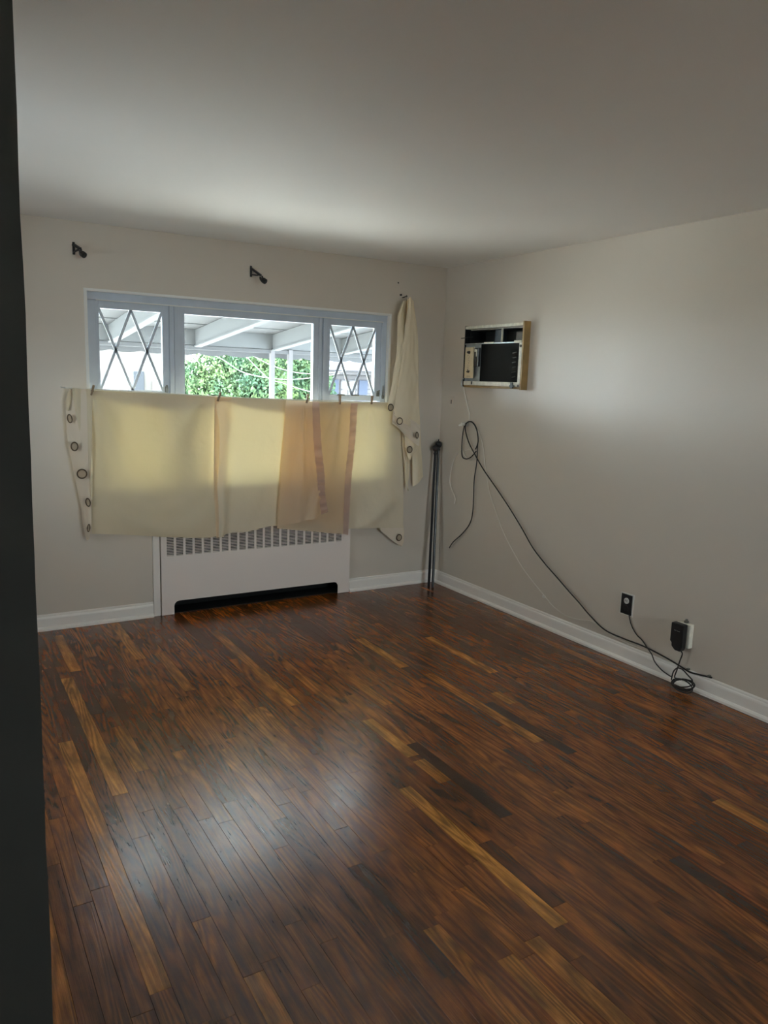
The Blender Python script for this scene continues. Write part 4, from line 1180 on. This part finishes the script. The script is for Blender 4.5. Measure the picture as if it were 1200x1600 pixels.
leaves(b, [((1.0, 8.2, 0.9), (0.7, 0.7, 1.3)), ((1.6, 8.0, 1.2), (0.8, 0.8, 1.2)), ((2.4, 8.3, 1.1), (0.9, 0.8, 1.2)), ((2.6, 8.5, 0.9), (0.5, 0.7, 1.2)), ((0.6, 8.6, 0.7), (0.5, 0.6, 1.15)), ((1.9, 8.8, 1.6), (1.0, 0.7, 1.0))], 42000, 0.045, rr)
lf_ = obj('foliage', b, M_leaf, tr); lf_['kind'] = 'stuff'
b = bmesh.new(); tube(b, [(1.7, 8.3, GZ), (1.75, 8.35, 0.3), (1.6, 8.3, 1.0), (1.5, 8.3, 1.7)], [0.11, 0.09, 0.06, 0.03], 10)
obj('trunk', b, M_bark, tr)
tr = empty('garden_tree', (3.1, 10.0, GZ), 'darker green tree behind the awning posts, right of the bushy tree', 'tree')
b = bmesh.new()
leaves(b, [((2.9, 10.0, 1.0), (0.6, 0.5, 1.3)), ((3.3, 10.1, 1.0), (0.45, 0.5, 1.3))], 15000, 0.05, rr)
lf_ = obj('foliage', b, M_leaf, tr); lf_['kind'] = 'stuff'
b = bmesh.new(); tube(b, [(3.1, 10.1, GZ), (3.05, 10.1, 0.6), (3.0, 10.0, 1.5)], [0.10, 0.07, 0.03], 10)
obj('trunk', b, M_bark, tr)

# pale overhead wires between the awning and the tree
def wire(name, pts, label, r=0.0055):
    b = bmesh.new(); tube(b, pts, r, 6, smooth=6)
    tag(obj(name, b, M_wire, origin=pts[0]), label, 'wire')
wire('overhead_wire', [(-0.449, 5, 1.913), (-0.1, 5, 1.822), (0.21, 5, 1.65), (0.521, 5, 1.584), (0.9, 5, 1.56), (1.282, 5, 1.598), (1.699, 5, 1.665)], 'pale wire sagging low across the tree view, meeting the awning posts')
wire('overhead_wire', [(0.246, 5, 1.921), (0.309, 5, 1.832), (0.474, 5, 1.677), (0.633, 5, 1.552), (0.804, 5, 1.514), (1.097, 5, 1.433), (1.398, 5, 1.367)], 'pale wire falling steeply behind the awning posts')
wire('overhead_wire', [(0.382, 5, 1.86), (0.613, 5, 1.759), (0.85, 5, 1.69), (1.093, 5, 1.654), (1.392, 5, 1.655), (1.802, 5, 1.705)], 'pale wire high across the tree view right of the first post')

# neighbour's house seen in the right window
hs = empty('neighbour_house', (5.9, 12.2, GZ), 'pale neighbouring house with blue shutters and shingled roof, seen through the right window', 'house')
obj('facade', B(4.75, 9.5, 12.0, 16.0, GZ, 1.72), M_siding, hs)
for k in range(10):
    zz = 0.60 + k * 0.11
    obj('siding_board', B(4.74, 9.5, 11.985, 12.0, zz, zz + 0.095), M_siding, hs)
obj('eave_board', B(4.45, 9.8, 11.7, 12.05, 1.72, 1.84), M_siding, hs)
for k in range(9):
    t0 = k / 9
    b = bmesh.new(); bar(b, (4.4, 11.72 + t0 * 2.4, 1.86 + t0 * 0.95), (9.8, 11.72 + t0 * 2.4, 1.86 + t0 * 0.95), 0.31, 0.018, up=(0, -0.95, 2.4))
    obj('shingle_course', b, M_shing, hs)
def house_window(parent, x0, x1, z0, z1, y, nx=2, nz=3, m=M_siding):
    w = obj('window', B(x0, x1, y - 0.02, y + 0.01, z0, z1), M_hglass, parent)
    b = bmesh.new()
    for i in range(nx + 1):
        xx = x0 + (x1 - x0) * i / nx; box(b, xx - 0.018, xx + 0.018, y - 0.04, y - 0.018, z0, z1)
    for j in range(nz + 1):
        zz = z0 + (z1 - z0) * j / nz; box(b, x0, x1, y - 0.04, y - 0.018, zz - 0.018, zz + 0.018)
    obj('muntin_grid', b, m, w)
house_window(hs, 5.38, 5.80, 0.70, 1.56, 11.985, 2, 4)
obj('shutter', B(5.08, 5.30, 11.94, 11.985, 0.68, 1.58), M_shut, hs)
obj('shutter', B(5.88, 6.12, 11.94, 11.985, 0.68, 1.58), M_shut, hs)
house_window(hs, 6.9, 7.4, 0.70, 1.56, 11.985, 2, 4)

# neighbour's house seen in the left window
hs2 = empty('neighbour_house', (0.3, 12.2, GZ), 'bright cream neighbouring house front seen below the valance in the left window', 'house')
obj('facade', B(-1.2, 1.6, 12.0, 15.0, GZ, 2.6), M_siding2, hs2)
obj('door', B(0.32, 0.62, 11.96, 12.0, GZ, 1.62, bev=0.01), mat('pale_door', (0.026, 0.029, 0.034), 0.6, spec=0.0), hs2)
obj('window', B(0.80, 1.12, 11.95, 12.0, 0.9, 1.42), M_siding, hs2)
obj('window', B(-0.35, -0.05, 11.95, 12.0, 0.95, 1.55), mat('pale_window', (0.030, 0.030, 0.034), 0.5, spec=0.0), hs2)
obj('pilaster', B(0.12, 0.20, 11.95, 12.0, GZ, 1.75), mat('tan_trim', (0.040, 0.033, 0.022), 0.6, spec=0.0), hs2)
